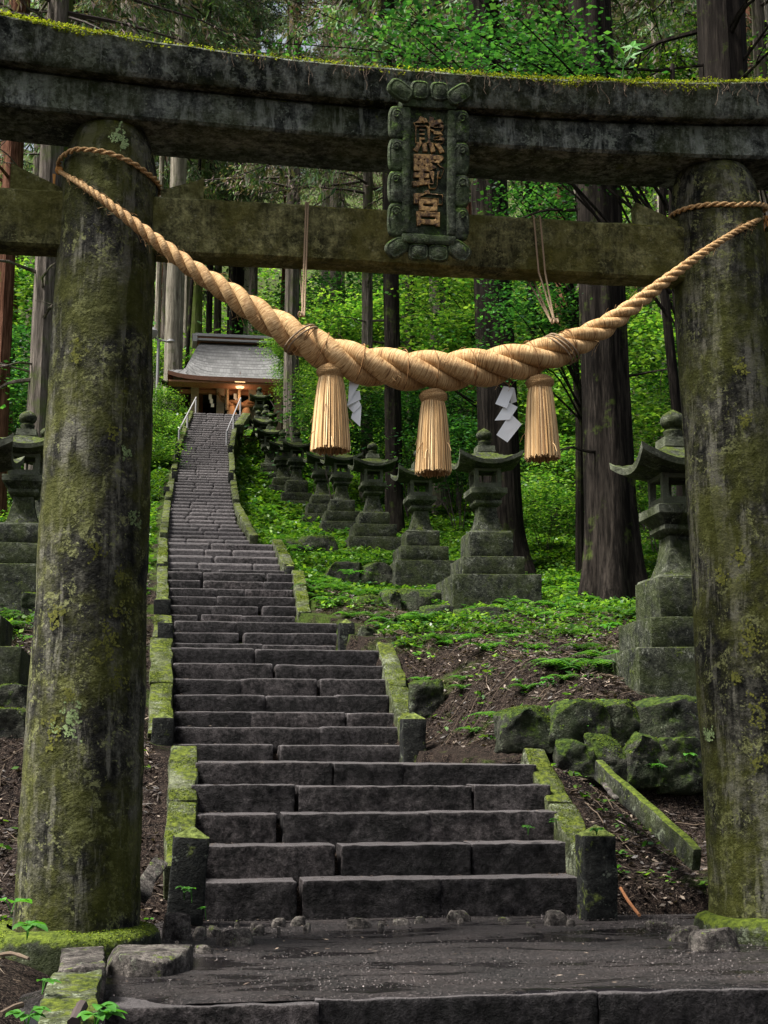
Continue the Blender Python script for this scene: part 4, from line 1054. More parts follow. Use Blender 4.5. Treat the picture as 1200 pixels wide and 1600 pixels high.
# ---------------------------------------------------------------- boulders and retaining walls
def boulder(px0, px1, py0, py1, Y, seed, lab, grp='mossy retaining stones', mat='boulder', dep=None, bev=.4, name='boulder', amp=.035):
    a = atY(px0, py1, Y); b = atY(px1, py0, Y); w = (b[0]-a[0])*(1.16 if mat == 'boulder' else 1.05); h = (b[2]-a[2])*1.08; d = dep or max(.25, .6*w)
    mb = MB(); mb.rbox(-w/2, w/2, 0, d, -.08, h, res=max(.015, w/20), bev=min(w, h)*bev*(.2 if mat == 'boulder' else 1.1), amp=min(amp, h*(.06 if mat == 'boulder' else .12)), fr=3.2/max(w, .25), seed=seed, maxn=20)
    V = np.array(mb.v); rs_ = np.random.default_rng(seed); c = V.mean(0)
    for _ in range(7):   # split faces: cut the block with a few planes
        nn = rs_.normal(0, 1, 3); nn[2] = abs(nn[2])*.8; nn /= np.linalg.norm(nn); e = (V-c)@nn; lim = np.quantile(e, rs_.uniform(.86, .97)); V -= np.clip(e-lim, 0, None)[:, None]*nn*.85
    V += np.stack([fbm(V*5/max(w, .12), seed+q, 3) for q in range(3)], 1)*min(amp, h*.1)*.28
    mb.v = [tuple(q) for q in V]
    o = mb.build(name, M[mat]); o.location = (float(a[0]+(b[0]-a[0])/2), Y, float(a[2])); tag(o, lab, 'rock', grp)
    if mat == 'boulder': fuzz(mb, o, tuple(o.location), dens=5000 if Y < 14 else 2500, size=.012 if Y < 14 else .02, thr=.12, seed=seed, nz=.35)
    return o
BD = [
 (790, 868, 1103, 1158, 10.42, 'bright mossed wall stone at the left end of the upper course'),
 (866, 950, 1099, 1160, 10.42, 'mossed wall stone second from the left in the upper course'),
 (948, 1012, 1098, 1156, 10.44, 'upper course wall stone directly left of the lime green one'),
 (1010, 1096, 1092, 1150, 10.40, 'lime green mossy stone of the upper course touching the right pillar'),
 (876, 930, 1160, 1206, 10.3, 'rounded stone at the left end of the lower wall course'),
 (926, 985, 1152, 1210, 10.3, 'grey green stone in the middle of the lower wall course'),
 (984, 1040, 1148, 1215, 10.3, 'tall rough stone of the lower wall course right of the middle'),
 (1038, 1105, 1158, 1225, 10.3, 'dark stone of the lower wall course beside the right pillar'),
 (616, 665, 958, 1008, 16.2, 'round mossy boulder at the left of the wall below the large dark lantern'),
 (660, 706, 950, 998, 16.4, 'moss topped block second in the wall below the large dark lantern'),
 (704, 752, 952, 990, 16.5, 'grey block third in the wall below the large dark lantern'),
 (750, 806, 952, 985, 16.6, 'low dark block fourth in the wall below the large dark lantern'),
 (804, 852, 954, 980, 16.6, 'low block at the right end of the wall below the large dark lantern'),
 (556, 604, 930, 972, 18.3, 'dark boulder at the left below the lantern behind the middle tassel'),
 (600, 628, 922, 962, 18.6, 'narrow dark block with a pale crack below the lantern behind the middle tassel'),
 (626, 700, 920, 958, 18.6, 'long dark block below the lantern behind the middle tassel'),
 (514, 566, 880, 905, 22.2, 'bright mossy block below the lantern with the green finial'),
 (564, 612, 880, 905, 22.2, 'dark mossy block right of the bright one below the green finial lantern'),
 (428, 470, 842, 862, 25.6, 'mossy rock overgrown with ferns right of the stairs'),
 (468, 524, 838, 858, 25.8, 'long pale mossy rock overgrown with ferns right of the stairs'),
 (562, 590, 982, 1012, 15.6, 'small bright mossy rock behind the short post of the third flight'),
 (645, 690, 1066, 1108, 13.3, 'pale grey flat boulder beside the kerb of the second flight'),
 (-20, 50, 1072, 1110, 11.0, 'mossy foundation stone below the near left lantern'),
 (-30, 40, 1110, 1150, 10.9, 'dark lower foundation stone left of the left pillar'),
 (36, 80, 928, 952, 16.2, 'flat stone with moss edge below the left lantern with round finial'),
]
for k, b in enumerate(BD): boulder(*b[:5], 200+k*3, b[5])
# rubble at the foot of the first step
RB = [(425, 448, 1436, 1448, 8.45, 'flat grey rubble stone at the foot of the first step'), (455, 478, 1434, 1446, 8.5, 'thin flat chip lying against the first step left of centre'),
      (545, 580, 1437, 1449, 8.3, 'pale crumbling stone below the first step'), (615, 640, 1438, 1447, 8.4, 'small pinkish stone below the first step'),
      (648, 668, 1434, 1446, 8.45, 'small pale cube shaped stone below the first step'), (700, 736, 1424, 1441, 8.5, 'mossy flat stone leaning on the first step right of centre'),
      (590, 606, 1440, 1446, 8.4, 'tiny stone between the pinkish and the crumbling one'), (780, 800, 1434, 1444, 8.5, 'small brownish pebble right of centre below the first step'),
      (855, 890, 1425, 1443, 8.25, 'broken grey stone beside the foot of the right post'), (884, 900, 1437, 1447, 8.2, 'small white pebble beside the foot of the right post'),
      (300, 322, 1450, 1466, 8.0, 'small square rubble stone at the left end of the landing'), (322, 346, 1448, 1462, 8.1, 'angular grey rubble stone at the left end of the landing'),
      (340, 398, 1455, 1478, 7.7, 'large pale porous stone at the left end of the landing'), (305, 332, 1478, 1488, 7.4, 'small dark stone in front of the large pale porous one'),
      (254, 298, 1432, 1456, 7.9, 'rounded brown green stone beside the left plinth'), (392, 412, 1446, 1458, 8.1, 'grey pebble right of the large pale porous stone'),
      (1050, 1098, 1450, 1472, 7.5, 'flat mossy stone in front of the right plinth'), (1092, 1160, 1456, 1484, 7.1, 'pale angular stone right in front of the right plinth'), (1015, 1050, 1440, 1452, 8.0, 'dark flat stone left of the right plinth'),
      (610, 690, 1490, 1496, 7.6, None)]
for k, b in enumerate(RB):
    if b[5]: boulder(*b[:5], 500+k*5, b[5], 'rubble around the landing', 'rubble', bev=.28, name='rubble_stone', dep=(b[1]-b[0])*.0036*.7, amp=.012)
rp_ = np.random.default_rng(12)
for k in range(22):
    px = rp_.uniform(330, 905) if k < 11 else rp_.uniform(190, 330) if k < 18 else rp_.uniform(1000, 1060); py = rp_.normal(1443, 4) if k < 11 else rp_.uniform(1452, 1500) if k < 18 else rp_.uniform(1438, 1456)
    w_ = rp_.uniform(4, 10); Yk = 1.0*F/(py-1180)*.985
    boulder(px, px+w_, py-w_*.32, py, Yk, 700+k, 'one of many small loose pebbles lying at the foot of the first step', 'loose pebbles around the landing', 'rubble', bev=.35, name='pebble', dep=w_*.0035, amp=.006)
# flat mossy rubble patch in front of the left plinth
boulder(165, 300, 1494, 1508, 6.72, 77, 'broad flat crumbling slab with moss in front of the left plinth', 'rubble around the landing', 'rubble', bev=.3, name='slab', dep=.45, amp=.02)

def bar(p0, p1, w, h, name, mat, lab, cat, seed=0, grp=None, roll=0., amp=.006):
    p0 = np.array(p0, float); p1 = np.array(p1, float); d = p1-p0; L = np.linalg.norm(d); d /= L
    ex = np.cross(d, [0, 0, 1.]); ex /= np.linalg.norm(ex); ez = np.cross(ex, d)
    Rr = Matrix.Rotation(roll, 3, 'Y')
    Mx = Matrix(((ex[0], d[0], ez[0], 0), (ex[1], d[1], ez[1], 0), (ex[2], d[2], ez[2], 0), (0, 0, 0, 1))) @ Rr.to_4x4()
    mb = MB(); mb.rbox(-w/2, w/2, 0, L, -h, 0, res=.07, bev=.01, amp=amp, fr=6, seed=seed, M=Mx); o = mb.build(name, M[mat]); o.location = tuple(map(float, p0)); tag(o, lab, cat, grp); return o
bar(atY(1092, 1326, 8.35), atY(936, 1188, 9.9), .06, .14, 'fallen_kerb', 'plinth', 'long narrow mossy stone beam lying aslant on the slope left of the right pillar', 'kerb', 4)
bar(atY(128, 1512, 6.15), atY(131, 1478, 6.9), .19, .16, 'kerb_stone', 'rubble', 'brownish square block at the bottom left corner in front of the left plinth', 'kerb', 8, amp=.012)
bar(atY(100, 1605, 5.2), atY(118, 1514, 6.05), .2, .25, 'kerb_stone', 'kerb', 'sloping lichen covered kerb block at the bottom left edge', 'kerb', 9, amp=.012)
bar(atY(222, 1392, 8.0), atY(252, 1342, 8.4), .09, .05, 'stone_shard', 'rubble', 'pale green mossy shard leaning left of the leaning post', 'rock', 10, roll=.5, amp=.02)
bar(atY(962, 1246, 8.9), atY(944, 1222, 9.4), .035, .02, 'stone_shard', 'rubble', 'pale thin shard on the slope above the right post', 'rock', 12, amp=.01)
def stick(pts, r, mat, lab, name='stick'):
    P = catmull(np.array([list(p)+[0] for p in pts]), 5)[:, :3]; c0 = P[0].copy(); mb = MB()
    rr = r*(1+.25*vn(P*30, 3)); mb.tube(P-c0, rr, 7); o = mb.build(name, mat); o.location = tuple(map(float, c0)); tag(o, lab, 'stick')
stick([atY(970, 1388, 8.2), atY(980, 1405, 8.0), atY(988, 1416, 7.9), atY(999, 1430, 7.7)], .009, simple('fresh_wood', (.24, .10, .04), .7, .3, 20, .4), 'short orange brown broken stick beside the right post')
stick([atY(0, 1492, 6.4), atY(20, 1490, 6.35), atY(45, 1498, 6.2)], .008, M['root'], 'thin pale twig on the dark soil at the left edge')
stick([atY(115, 1600, 5.1), atY(122, 1582, 5.2), atY(128, 1572, 5.3)], .02, M['twig'], 'dark rotten stick lying on the lichen covered kerb block')
stick([atY(0, 1585, 5.2), atY(18, 1575, 5.3), atY(34, 1570, 5.4)], .010, M['root'], 'brown twig at the bottom left corner')
# ---------------------------------------------------------------- the shrine hall
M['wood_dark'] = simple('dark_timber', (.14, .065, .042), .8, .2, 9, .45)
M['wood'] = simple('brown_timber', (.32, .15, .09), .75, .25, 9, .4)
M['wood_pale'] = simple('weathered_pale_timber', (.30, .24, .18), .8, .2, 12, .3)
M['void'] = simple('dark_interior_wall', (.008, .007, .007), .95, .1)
t = NT('shingle_roof'); P = wpos(t).outputs['Position']
br = t.n('ShaderNodeTexBrick'); t.l(t.mapping(P, (1, 1, 1), (R(55), 0, 0)), br.inputs['Vector']); br.inputs['Scale'].default_value = 7.5; br.inputs['Row Height'].default_value = .28; br.inputs['Brick Width'].default_value = .9
br.inputs['Color1'].default_value = (.11, .108, .108, 1); br.inputs['Color2'].default_value = (.17, .167, .167, 1); br.inputs['Mortar'].default_value = (.05, .05, .05, 1); br.inputs['Mortar Size'].default_value = .03
nn = t.noise(P, 1.3, 5, .7)
col = t.mix(1., br.outputs['Color'], t.ramp(nn, [(.3, .6), (.7, 1.25)]), 'MULTIPLY'); M['shingle'] = t.done(t.princ(col, .5, t.bump(t.math('ADD', br.outputs['Fac'], nn), .5, .03), .5))
M['ridge'] = simple('ridge_metal', (.34, .33, .34), .45, .5, 4, .2)
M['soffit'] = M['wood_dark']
YE = YT+2.6       # front eave
SC = YE/F*1.011
pe0 = atY(262, 583, YE); pe1 = atY(482, 588, YE)
xm = (pe0[0]+pe1[0])/2; hw = (pe1[0]-pe0[0])/2; ze = pe0[2]-.05
YR = YE+4.4; zr = atY(313, 535, YR)[2]; hr = xm-atY(313, 535, YR)[0]
shrine = empty('shrine_hall', (xm, YE+2, ZT)); tag(shrine, 'small wooden shrine with grey shingled hip and gable roof at the stair top', 'shrine')
SO = np.array([xm, YE+2, ZT])
def sb_(mb, name, mat, parent=shrine, **k): return off(mb, SO).build(name, M[mat], parent, **k)
# roof: rings from the eave to the ridge, concave with lifted corners
mb = MB(); n = 14; rings = []
prof = [(0., 0.), (.06, .05), (.14, .13), (.24, .24), (.38, .38), (.55, .56), (.75, .77), (1., 1.)]
dep = YR-YE
V = []; 
for f, g_ in prof:
    fx = [0, .44, .53, .58, .65, .74, .85, 1.][prof.index((f, g_))]
    hx = hw+(hr-hw)*fx; y0 = YE+dep*f; y1 = 2*YR-y0; z = ze+(zr-ze)*g_
    ring = []
    for a, b in (((xm-hx, y0), (xm+hx, y0)), ((xm+hx, y0), (xm+hx, y1)), ((xm+hx, y1), (xm-hx, y1)), ((xm-hx, y1), (xm-hx, y0))):
        for k in range(n):
            q = k/n; x_ = a[0]+(b[0]-a[0])*q; y_ = a[1]+(b[1]-a[1])*q; cor = abs(2*q-1)**5*(1-f)**2*.16; ring.append((x_, y_, z+cor))
    V += ring
m4 = 4*n
fs = [(i*m4+k, i*m4+(k+1) % m4, (i+1)*m4+(k+1) % m4, (i+1)*m4+k) for i in range(len(prof)-1) for k in range(m4)]
mb.add(V, fs); roof = sb_(mb, 'roof', 'shingle')
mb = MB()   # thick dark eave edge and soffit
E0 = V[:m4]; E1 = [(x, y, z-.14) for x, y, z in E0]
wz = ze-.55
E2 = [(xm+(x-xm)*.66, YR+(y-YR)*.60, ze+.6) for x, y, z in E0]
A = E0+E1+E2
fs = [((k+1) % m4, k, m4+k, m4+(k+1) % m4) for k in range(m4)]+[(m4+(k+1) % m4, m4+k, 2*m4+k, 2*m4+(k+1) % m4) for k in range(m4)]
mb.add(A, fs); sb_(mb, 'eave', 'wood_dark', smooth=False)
o = MB()
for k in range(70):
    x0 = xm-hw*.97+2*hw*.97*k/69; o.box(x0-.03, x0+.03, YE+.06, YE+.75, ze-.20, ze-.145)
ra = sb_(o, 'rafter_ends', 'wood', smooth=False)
o = MB(); o.box(xm-hr-.15, xm+hr+.15, YR-.28, YR+.28, zr-.05, zr+.14); sb_(o, 'ridge_base', 'wood', smooth=False)
o = MB(); o.box(xm-hr-.3, xm+hr+.3, YR-.38, YR+.38, zr+.14, zr+.21); o.box(xm-hr-.2, xm+hr+.2, YR-.2, YR+.2, zr+.21, zr+.29); o.box(xm-hr-.28, xm-hr-.12, YR-.5, YR+.5, zr-.10, zr+.1); o.box(xm-hr-.2, xm+hr+.2, YR-.42, YR-.3, zr-.03, zr+.04)
sb_(o, 'ridge_cap', 'ridge', smooth=False)
# body
YP = YE+1.3; fl = ZT+.12
def xa(px, Y=None): return float(atY(px, 620, Y or YP)[0])
def za(py, Y=None): return float(atY(340, py, Y or YP)[2])
for px in (304.5, 344.5, 394, 434):
    o = MB(); w = .13; x0 = xa(px); o.box(x0-w, x0+w, YP-w, YP+w, ZT-.6, za(600)); sb_(o, 'post', 'wood_pale', smooth=False)
    o = MB(); o.box(x0-.22, x0+.22, YP-.2, YP+.2, za(604), za(601.5)); o.box(x0-.34, x0+.34, YP-.13, YP+.13, za(601.4), za(598.5)); o.box(x0-.5, x0+.5, YP-.16, YP+.16, za(598.4), za(596)); sb_(o, 'bracket', 'wood', smooth=False)
xl_, xr_ = xa(304.5), xa(434)
o = MB(); o.box(xl_-.5, xr_+.5, YP-.09, YP+.09, za(616.5), za(611)); sb_(o, 'lintel', 'wood', smooth=False)
o = MB(); o.box(xl_-.8, xr_+.8, YP-.11, YP+.11, za(596), za(590)); sb_(o, 'upper_beam', 'wood', smooth=False)
o = MB(); o.box(xl_, xr_, YP+.0, YP+.05, za(610.9), za(596.2)); sb_(o, 'frieze', 'wood', smooth=False)
YW = YP+1.6
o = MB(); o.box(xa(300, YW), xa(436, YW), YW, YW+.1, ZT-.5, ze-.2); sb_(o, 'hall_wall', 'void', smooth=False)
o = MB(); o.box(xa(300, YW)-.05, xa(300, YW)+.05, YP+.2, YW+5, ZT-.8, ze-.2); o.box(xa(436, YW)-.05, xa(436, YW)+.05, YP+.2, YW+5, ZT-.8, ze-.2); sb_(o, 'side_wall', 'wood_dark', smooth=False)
for k, px in enumerate((309, 318, 327)):
    o = MB(); o.box(xa(px, YW)-.02, xa(px+8, YW), YW-.12, YW-.05, ZT-.4, za(616, YW)); 
    if k == 0: sb_(o, 'door_panel', 'wood', smooth=False)
o = MB(); o.box(xm-hw*.72, xm+hw*.72, YP-.5, YW+5, ZT-.9, fl); sb_(o, 'floor', 'wood_dark', smooth=False)
# hanging rope, bell cords, streamers, lamp: each hangs from the hall
def pxs(pts, Y): return [atY(a, b, Y) for a, b in pts]
P_ = catmull(np.array([list(atY(a, b, YP-.35))+[r] for a, b, r in ((340, 614, .05), (346, 621, .08), (354, 627, .12), (366, 632, .15), (380, 633, .16), (396, 629, .14), (410, 622, .09), (416, 614, .05))]), 10)
orp = empty('straw_rope', tuple(P_[40, :3])); tag(orp, 'brown straw rope hanging across the front of the shrine', 'straw rope')
M['straw_brown'] = simple('old_straw', (.24, .13, .07), .8, .2, 30, .4)
for mb in twist(P_[:, :3], P_[:, 3], 2, 7, sides=8): off(mb, P_[40, :3]).build('strand', M['straw_brown'], orp)
for px, py0, py1, lab in ((355, 604, 641, 'thin pale bell cord left of the shrine lamp'), (374, 600, 641, 'thin pale bell cord directly below the shrine lamp')):
    o = MB(); A = atY(px, py0, YP-.5); B = atY(px-.3, py1, YP-.5); o.tube([A, (A+B)/2, B], .055, 8); off(o, A); q = o.build('bell_cord', M['cord']); q.location = tuple(map(float, A)); tag(q, lab, 'bell cord', 'bell cords of the shrine')
M['tas2'] = simple('shrine_tassel_straw', (.5, .3, .17), .8, .2, 20, .4)
for px, lab in ((362, 'small straw tassel under the shrine rope left of the bell cord'), (385, 'small straw tassel under the shrine rope right of the bell cord')):
    o = MB(); A = atY(px, 631, YP-.35); o.lathe([(.05, .0), (.07, -.05), (.13, -.2), (.17, -.36), (.18, -.40)], 14); q = o.build('straw_tassel', M['tas2']); q.location = tuple(map(float, A)); tag(q, lab, 'tassel', 'tassels of the shrine rope')
for px, py, lab in ((330, 617, 'small white paper streamer over the dark doorway of the shrine'), (369, 616, 'small white paper streamer between the bell cords of the shrine'), (366, 631, 'small white paper streamer hanging from the shrine rope')):
    c0 = atY(px, py, YP-.25); o = MB()
    for k in range(3): o.box(-.05+.04*k-.03, .05+.04*k-.03, -.01*k, .008-.01*k, -.16*(k+1)+.03*k, -.16*k+.02)
    q = o.build('paper_streamer', M['paper'], smooth=False); q.location = tuple(map(float, c0)); tag(q, lab, 'paper streamer', 'paper streamers of the shrine')
t = NT('lamp_glow'); e = t.n('ShaderNodeEmission'); e.inputs[0].default_value = (1, .62, .28, 1); e.inputs[1].default_value = .9; M['glow'] = t.done(e.outputs[0])
c0 = atY(375, 599, YE+.45); lp = empty('hanging_lamp', tuple(map(float, c0))); tag(lp, 'round lit paper lamp glowing under the shrine eave', 'lamp')
o = MB(); o.lathe([(.06, -.19), (.13, -.15), (.17, -.06), (.175, .03), (.15, .12), (.07, .17)], 20); o.build('lamp_shade', M['glow'], lp)
o = MB(); o.lathe([(.08, .17), (.08, .21)], 12); o.tube([(0, 0, .2), (0, 0, .4)], .012, 6); o.lathe([(.07, -.22), (.07, -.19)], 12); o.build('fitting', M['wood_dark'], lp)
pl_ = bpy.data.lights.new('lamp_light', 'POINT'); pl_.energy = 4; pl_.color = (1, .62, .36); pl_.shadow_soft_size = .18
q = link(bpy.data.objects.new('lamp_light', pl_)); q.location = (float(c0[0]), float(c0[1])+.05, float(c0[2])-.42)

# ---------------------------------------------------------------- handrails, street lamp, small fence at the top
M['rail'] = simple('pale_metal_rail', (.26, .25, .26), .5, .5, 6, .1)
def yzs(py): # point of the stair line seen at photograph height py
    a = np.array([float(proj((s[2], s[0], s[1]))[1]) for s in STEPS]); i = int(np.argmin(abs(a-py))); return STEPS[i]
def handrail(pts, lab, drop):
    base = np.array(pts[0]); o = empty('handrail', tuple(map(float, base))); tag(o, lab, 'handrail', 'metal handrails of the upper stairs')
    mb = MB(); mb.tube(np.array([np.array(p)-base for p in pts]), .022, 8); mb.build('rail', M['rail'], o)
    for i, p in enumerate(pts):
        if i in (0, len(pts)//2, len(pts)-1): mb = MB(); q = np.array(p)-base; mb.tube([q, q-np.array([0, 0, drop])], .028, 8); mb.build('rail_post', M['rail'], o)
def rl(p0, p1, Y0, Y1, n=7): return [atY(p0[0]+(p1[0]-p0[0])*i/(n-1), p0[1]+(p1[1]-p0[1])*i/(n-1), 1/((1/Y0)+(1/Y1-1/Y0)*i/(n-1))) for i in range(n)]
handrail(rl((280, 672), (306.5, 621), 37.5, YT+.3), 'pale metal handrail on the left of the topmost stairs', .95)
handrail(rl((354.5, 674), (376, 622), 37.5, YT+.3), 'pale metal handrail on the right of the topmost stairs', .95)
c0 = atY(246, 592, 47.); pole = empty('lamp_post', tuple(map(float, c0))); tag(pole, 'thin pale lamp post with small lamps left of the shrine behind the gate pillar', 'lamp post')
mb = MB(); zt = atY(246, 531, 47.)[2]-c0[2]; mb.tube([(0, 0, -1.5), (0, 0, zt)], .05, 8); mb.build('pole', M['rail'], pole)
mb = MB(); mb.tube([(-.2, 0, zt+.15), (0, 0, zt), (.35, 0, zt-.05)], .04, 6); mb.lathe([(.05, zt+.02), (.16, zt+.12), (.2, zt+.3), (.1, zt+.42)], 12, c=(-.22, 0)); mb.lathe([(.03, zt-.1), (.14, zt-.05), (.12, zt+.02)], 12, c=(.42, 0)); mb.build('lamp_head', M['rail'], pole)
# ---------------------------------------------------------------- trees
def trunk_mesh(r, H, seed, flare=.6, lean=(0, 0), nseg=20, rough=1., branches=0, bh=(2, 8), bend=0.0, r_top=.55):
    rs = np.random.default_rng(seed); mb = MB()
    zs = np.concatenate([np.linspace(-1.2, 0, 5)[:-1], np.linspace(0, 2.5, 16)[:-1], np.linspace(2.5, H, max(8, int(H*1.2)))])
    ph = rs.uniform(0, 6.28, 4); V = []
    lob = [rs.integers(4, 6), rs.integers(6, 9)]
    for z in zs:
        f = max(0, z)/H; rad = r*(1-(1-r_top)*f); e = math.exp(-max(0, z)/.55)
        for k in range(nseg):
            a = 2*math.pi*k/nseg
            q = 1+flare*e*(.55+.45*math.cos(lob[0]*a+ph[0])*1.)+.035*rough*math.cos(lob[1]*a+ph[1]+z*.15)+.03*rough*math.sin(11*a+ph[2])
            cx_ = lean[0]*z+bend*math.sin(z*.5+ph[3]); cy_ = lean[1]*z
            V.append((cx_+rad*q*math.cos(a), cy_+rad*q*math.sin(a), z))
    V = np.array(V); N = fbm(V*np.array([3, 3, .6])/max(r, .2)*.35, seed, 3)*r*.05*rough
    a = np.tile(2*np.pi*np.arange(nseg)/nseg, len(zs)); V[:, 0] += N*np.cos(a); V[:, 1] += N*np.sin(a)
    fs = [(i*nseg+k, i*nseg+(k+1) % nseg, (i+1)*nseg+(k+1) % nseg, (i+1)*nseg+k) for i in range(len(zs)-1) for k in range(nseg)]
    mb.add(V, fs)
    for b in range(branches):
        z = rs.uniform(*bh); a = rs.uniform(0, 6.28); L = rs.uniform(.6, 2.3)
        p = np.array([lean[0]*z+r*.8*math.cos(a), lean[1]*z+r*.8*math.sin(a), z]); d = np.array([math.cos(a), math.sin(a), rs.uniform(-.1, .35)]); pts = [p]
        for j in range(6): d = d+rs.normal(0, .16, 3)+np.array([0, 0, -.04]); p = p+d/np.linalg.norm(d)*L/6; pts.append(p)
        rad = np.linspace(.028, .006, 7)*rs.uniform(.7, 1.5); mb.tube(pts, rad, 5)
        for j in (2, 3, 4):
            q = pts[j]; d2 = d+rs.normal(0, .7, 3); pp = [q]
            for _ in range(4): d2 = d2+rs.normal(0, .25, 3); q = q+d2/np.linalg.norm(d2)*L/10; pp.append(q)
            mb.tube(pp, np.linspace(rad[j]*.6, .003, 5), 4)
    return mb
def cedar_crown(seed, h0, h1, rmax, nb=70, nl=150, size=.26, dead=.0, mat='leaf_cedar', asp=.24):
    """drooping sprays on whorled limbs"""
    rg = np.random.default_rng(seed); C = []; D = []; tw = MB()
    for b in range(nb):
        f = (b+rg.uniform(0, 1))/nb; z = h0+(h1-h0)*f; L = rmax*(1-.75*f**1.3)*rg.uniform(.6, 1.15); a = rg.uniform(0, 6.283)
        p = np.array([0, 0, z]); d = np.array([math.cos(a), math.sin(a), rg.uniform(-.25, .25)]); pts = [p]
        for j in range(6): d = d+np.array([rg.normal(0, .09), rg.normal(0, .09), -.06+rg.normal(0, .05)]); p = p+d/np.linalg.norm(d)*L/6; pts.append(p)
        pts = np.array(pts); tw.tube(pts, np.linspace(.05, .012, 7), 4, cap=False)
        # side sprays
        ns = int(5+L*2.2)
        for s_ in range(ns):
            u = rg.uniform(.25, 1); i = min(5, int(u*6)); q = pts[i]+(pts[i+1]-pts[i])*(u*6-i)
            dd = d*.5+np.array([rg.normal(0, .8), rg.normal(0, .8), rg.uniform(-.7, .15)]); dd /= np.linalg.norm(dd); l = rg.uniform(.4, 1.1)*(1.1-.5*u)
            m_ = int(nl/ns*1.3); t_ = rg.uniform(0, 1, m_)**.8
            cc = q+dd*l*t_[:, None]+rg.normal(0, .10, (m_, 3))*np.array([1, 1, .7])-np.array([0, 0, .35])*(t_**2*l)[:, None]
            C.append(cc); D.append(np.tile(dd+np.array([0, 0, -.5]), (m_, 1)))
    C = np.vstack(C); D = np.vstack(D)
    V = leaves(C, size, rg, flat=.2, asp=asp, dirs=D/np.linalg.norm(D, axis=1, keepdims=True))
    return quads_mesh('crown', V, M[mat]), tw
def broad_crown(seed, rx, rz, ncl=90, per=55, size=.11, mat='leaf_green', flat=.65, shell=.55, lay=.09, spread=.42):
    """layered sprays of broad leaves gathered in flat clusters"""
    rg = np.random.default_rng(seed); C = []
    d = rg.normal(0, 1, (ncl, 3)); d /= np.linalg.norm(d, axis=1, keepdims=True); d *= rg.uniform(shell, 1, (ncl, 1)); cl = d*np.array([rx, rx, rz])
    for c in cl:
        m_ = int(per*rg.uniform(.5, 1.5)); s_ = spread*rg.uniform(.6, 1.3)
        q = rg.normal(0, 1, (m_, 3))*np.array([s_, s_, lay]); q[:, 2] -= .12*(q[:, 0]**2+q[:, 1]**2)/s_; C.append(c+q)
    return quads_mesh('foliage', leaves(np.vstack(C), size, rg, flat=flat, asp=.62), M[mat]), cl
# shared crown meshes
CED = [cedar_crown(s, 0, 17, 3.6, nb=90, nl=190, size=.24) for s in (1, 2, 3)]
DEAD = [cedar_crown(s, 0, 10, 3.0, nb=60, nl=170, size=.15, mat='leaf_dead', asp=.2) for s in (5, 6)]
for i, (c, t_) in enumerate(CED+DEAD): pass
def tube_mesh(mb, name, mat):
    me = bpy.data.meshes.new(name); me.from_pydata(mb.v, [], mb.f); me.materials.append(mat); return me
CEDT = [tube_mesh(t_, 'branch', M['twig']) for c, t_ in CED]; DEADT = [tube_mesh(t_, 'branch', M['twig']) for c, t_ in DEAD]
def tree(px, py, wpx, Y, mat, lab, H=22, crown=None, ch=7, cs=1., lean=0., base=None, flare=.5, branches=0, bh=(2, 8), seed=None, grp='tall cedar trunks of the forest', bend=0., zb=None, rtop=.6, nseg=20):
    """px,py: a point of the trunk axis in the photograph; wpx: its width there"""
    seed = seed or int(px*3+Y); P = atY(px, py, Y); r = wpx*Y*1.01/F/2; x = float(P[0])
    z = zb if zb is not None else g1(x, Y); x0 = x-lean*(P[2]-z)
    hh = float(P[2]-z); r0 = r/(1-(1-rtop)*max(0, min(1, hh/H)))
    o = empty('cedar_tree', (x0, Y, z)); tag(o, lab, 'tree', grp)
    trunk_mesh(r0, H, seed, flare, (lean, 0), nseg=nseg, branches=branches, bh=bh, bend=bend, r_top=rtop).build('trunk', M[mat], o)
    if crown is not None:
        kind, i = crown; A, B = (CED, CEDT) if kind == 'c' else (DEAD, DEADT); i %= len(A)
        for me in (A[i][0], B[i]):
            c = link(bpy.data.objects.new('crown' if me is A[i][0] else 'branch', me), o); c.location = (lean*ch, 0, ch); c.rotation_euler = (0, 0, seed*1.7); c.scale = (cs, cs, cs)
    return o
# ---- the trunks one can tell apart, from left to right and near to far
tree(5, 520, 27, 27, 'bark_red', 'reddish brown cedar trunk cut by the left picture edge', ch=10, crown=('d', 0), branches=6)
tree(69, 520, 38, 23, 'bark_grey', 'grey brown cedar with snapped dead branches left of the left pillar', lean=.0, branches=26, bh=(3, 11), crown=('d', 1), ch=8.5)
tree(37, 15, 20, 34, 'bark_red', 'slim reddish trunk showing above the gate lintel at top left', ch=14, crown=('c', 1), H=28)
tree(101, 15, 28, 30, 'bark_moss', 'mossy green trunk above the left pillar at the top edge', ch=13, crown=('d', 0), H=26, branches=6, bh=(8, 16))
tree(150, 15, 24, 36, 'bark_grey', 'dull grey trunk right of the mossy one at the top edge', ch=12, crown=('c', 2), H=28, branches=10, bh=(10, 18))
tree(273, 500, 28, 52, 'bark_pale', 'thick pale trunk directly left of the shrine roof', H=34, ch=13, crown=('c', 0), zb=ZT)
tree(247, 470, 9, 55, 'bark_pale', 'thin pale trunk beside the left pillar edge', H=32, ch=14, crown=('c', 1), zb=ZT)
tree(308, 470, 18, 57, 'bark_moss', 'moss green trunk standing right behind the left end of the shrine ridge', H=34, ch=14, crown=('c', 2), zb=ZT)
tree(296, 500, 6, 54, 'bark_dark', 'thin dark leaning trunk left of the moss green trunk behind the shrine', H=30, lean=.04, zb=ZT)
tree(327, 490, 10, 62, 'bark_dark', 'dark trunk right of the moss green trunk behind the shrine ridge', H=34, ch=13, crown=('c', 1), zb=ZT+1)
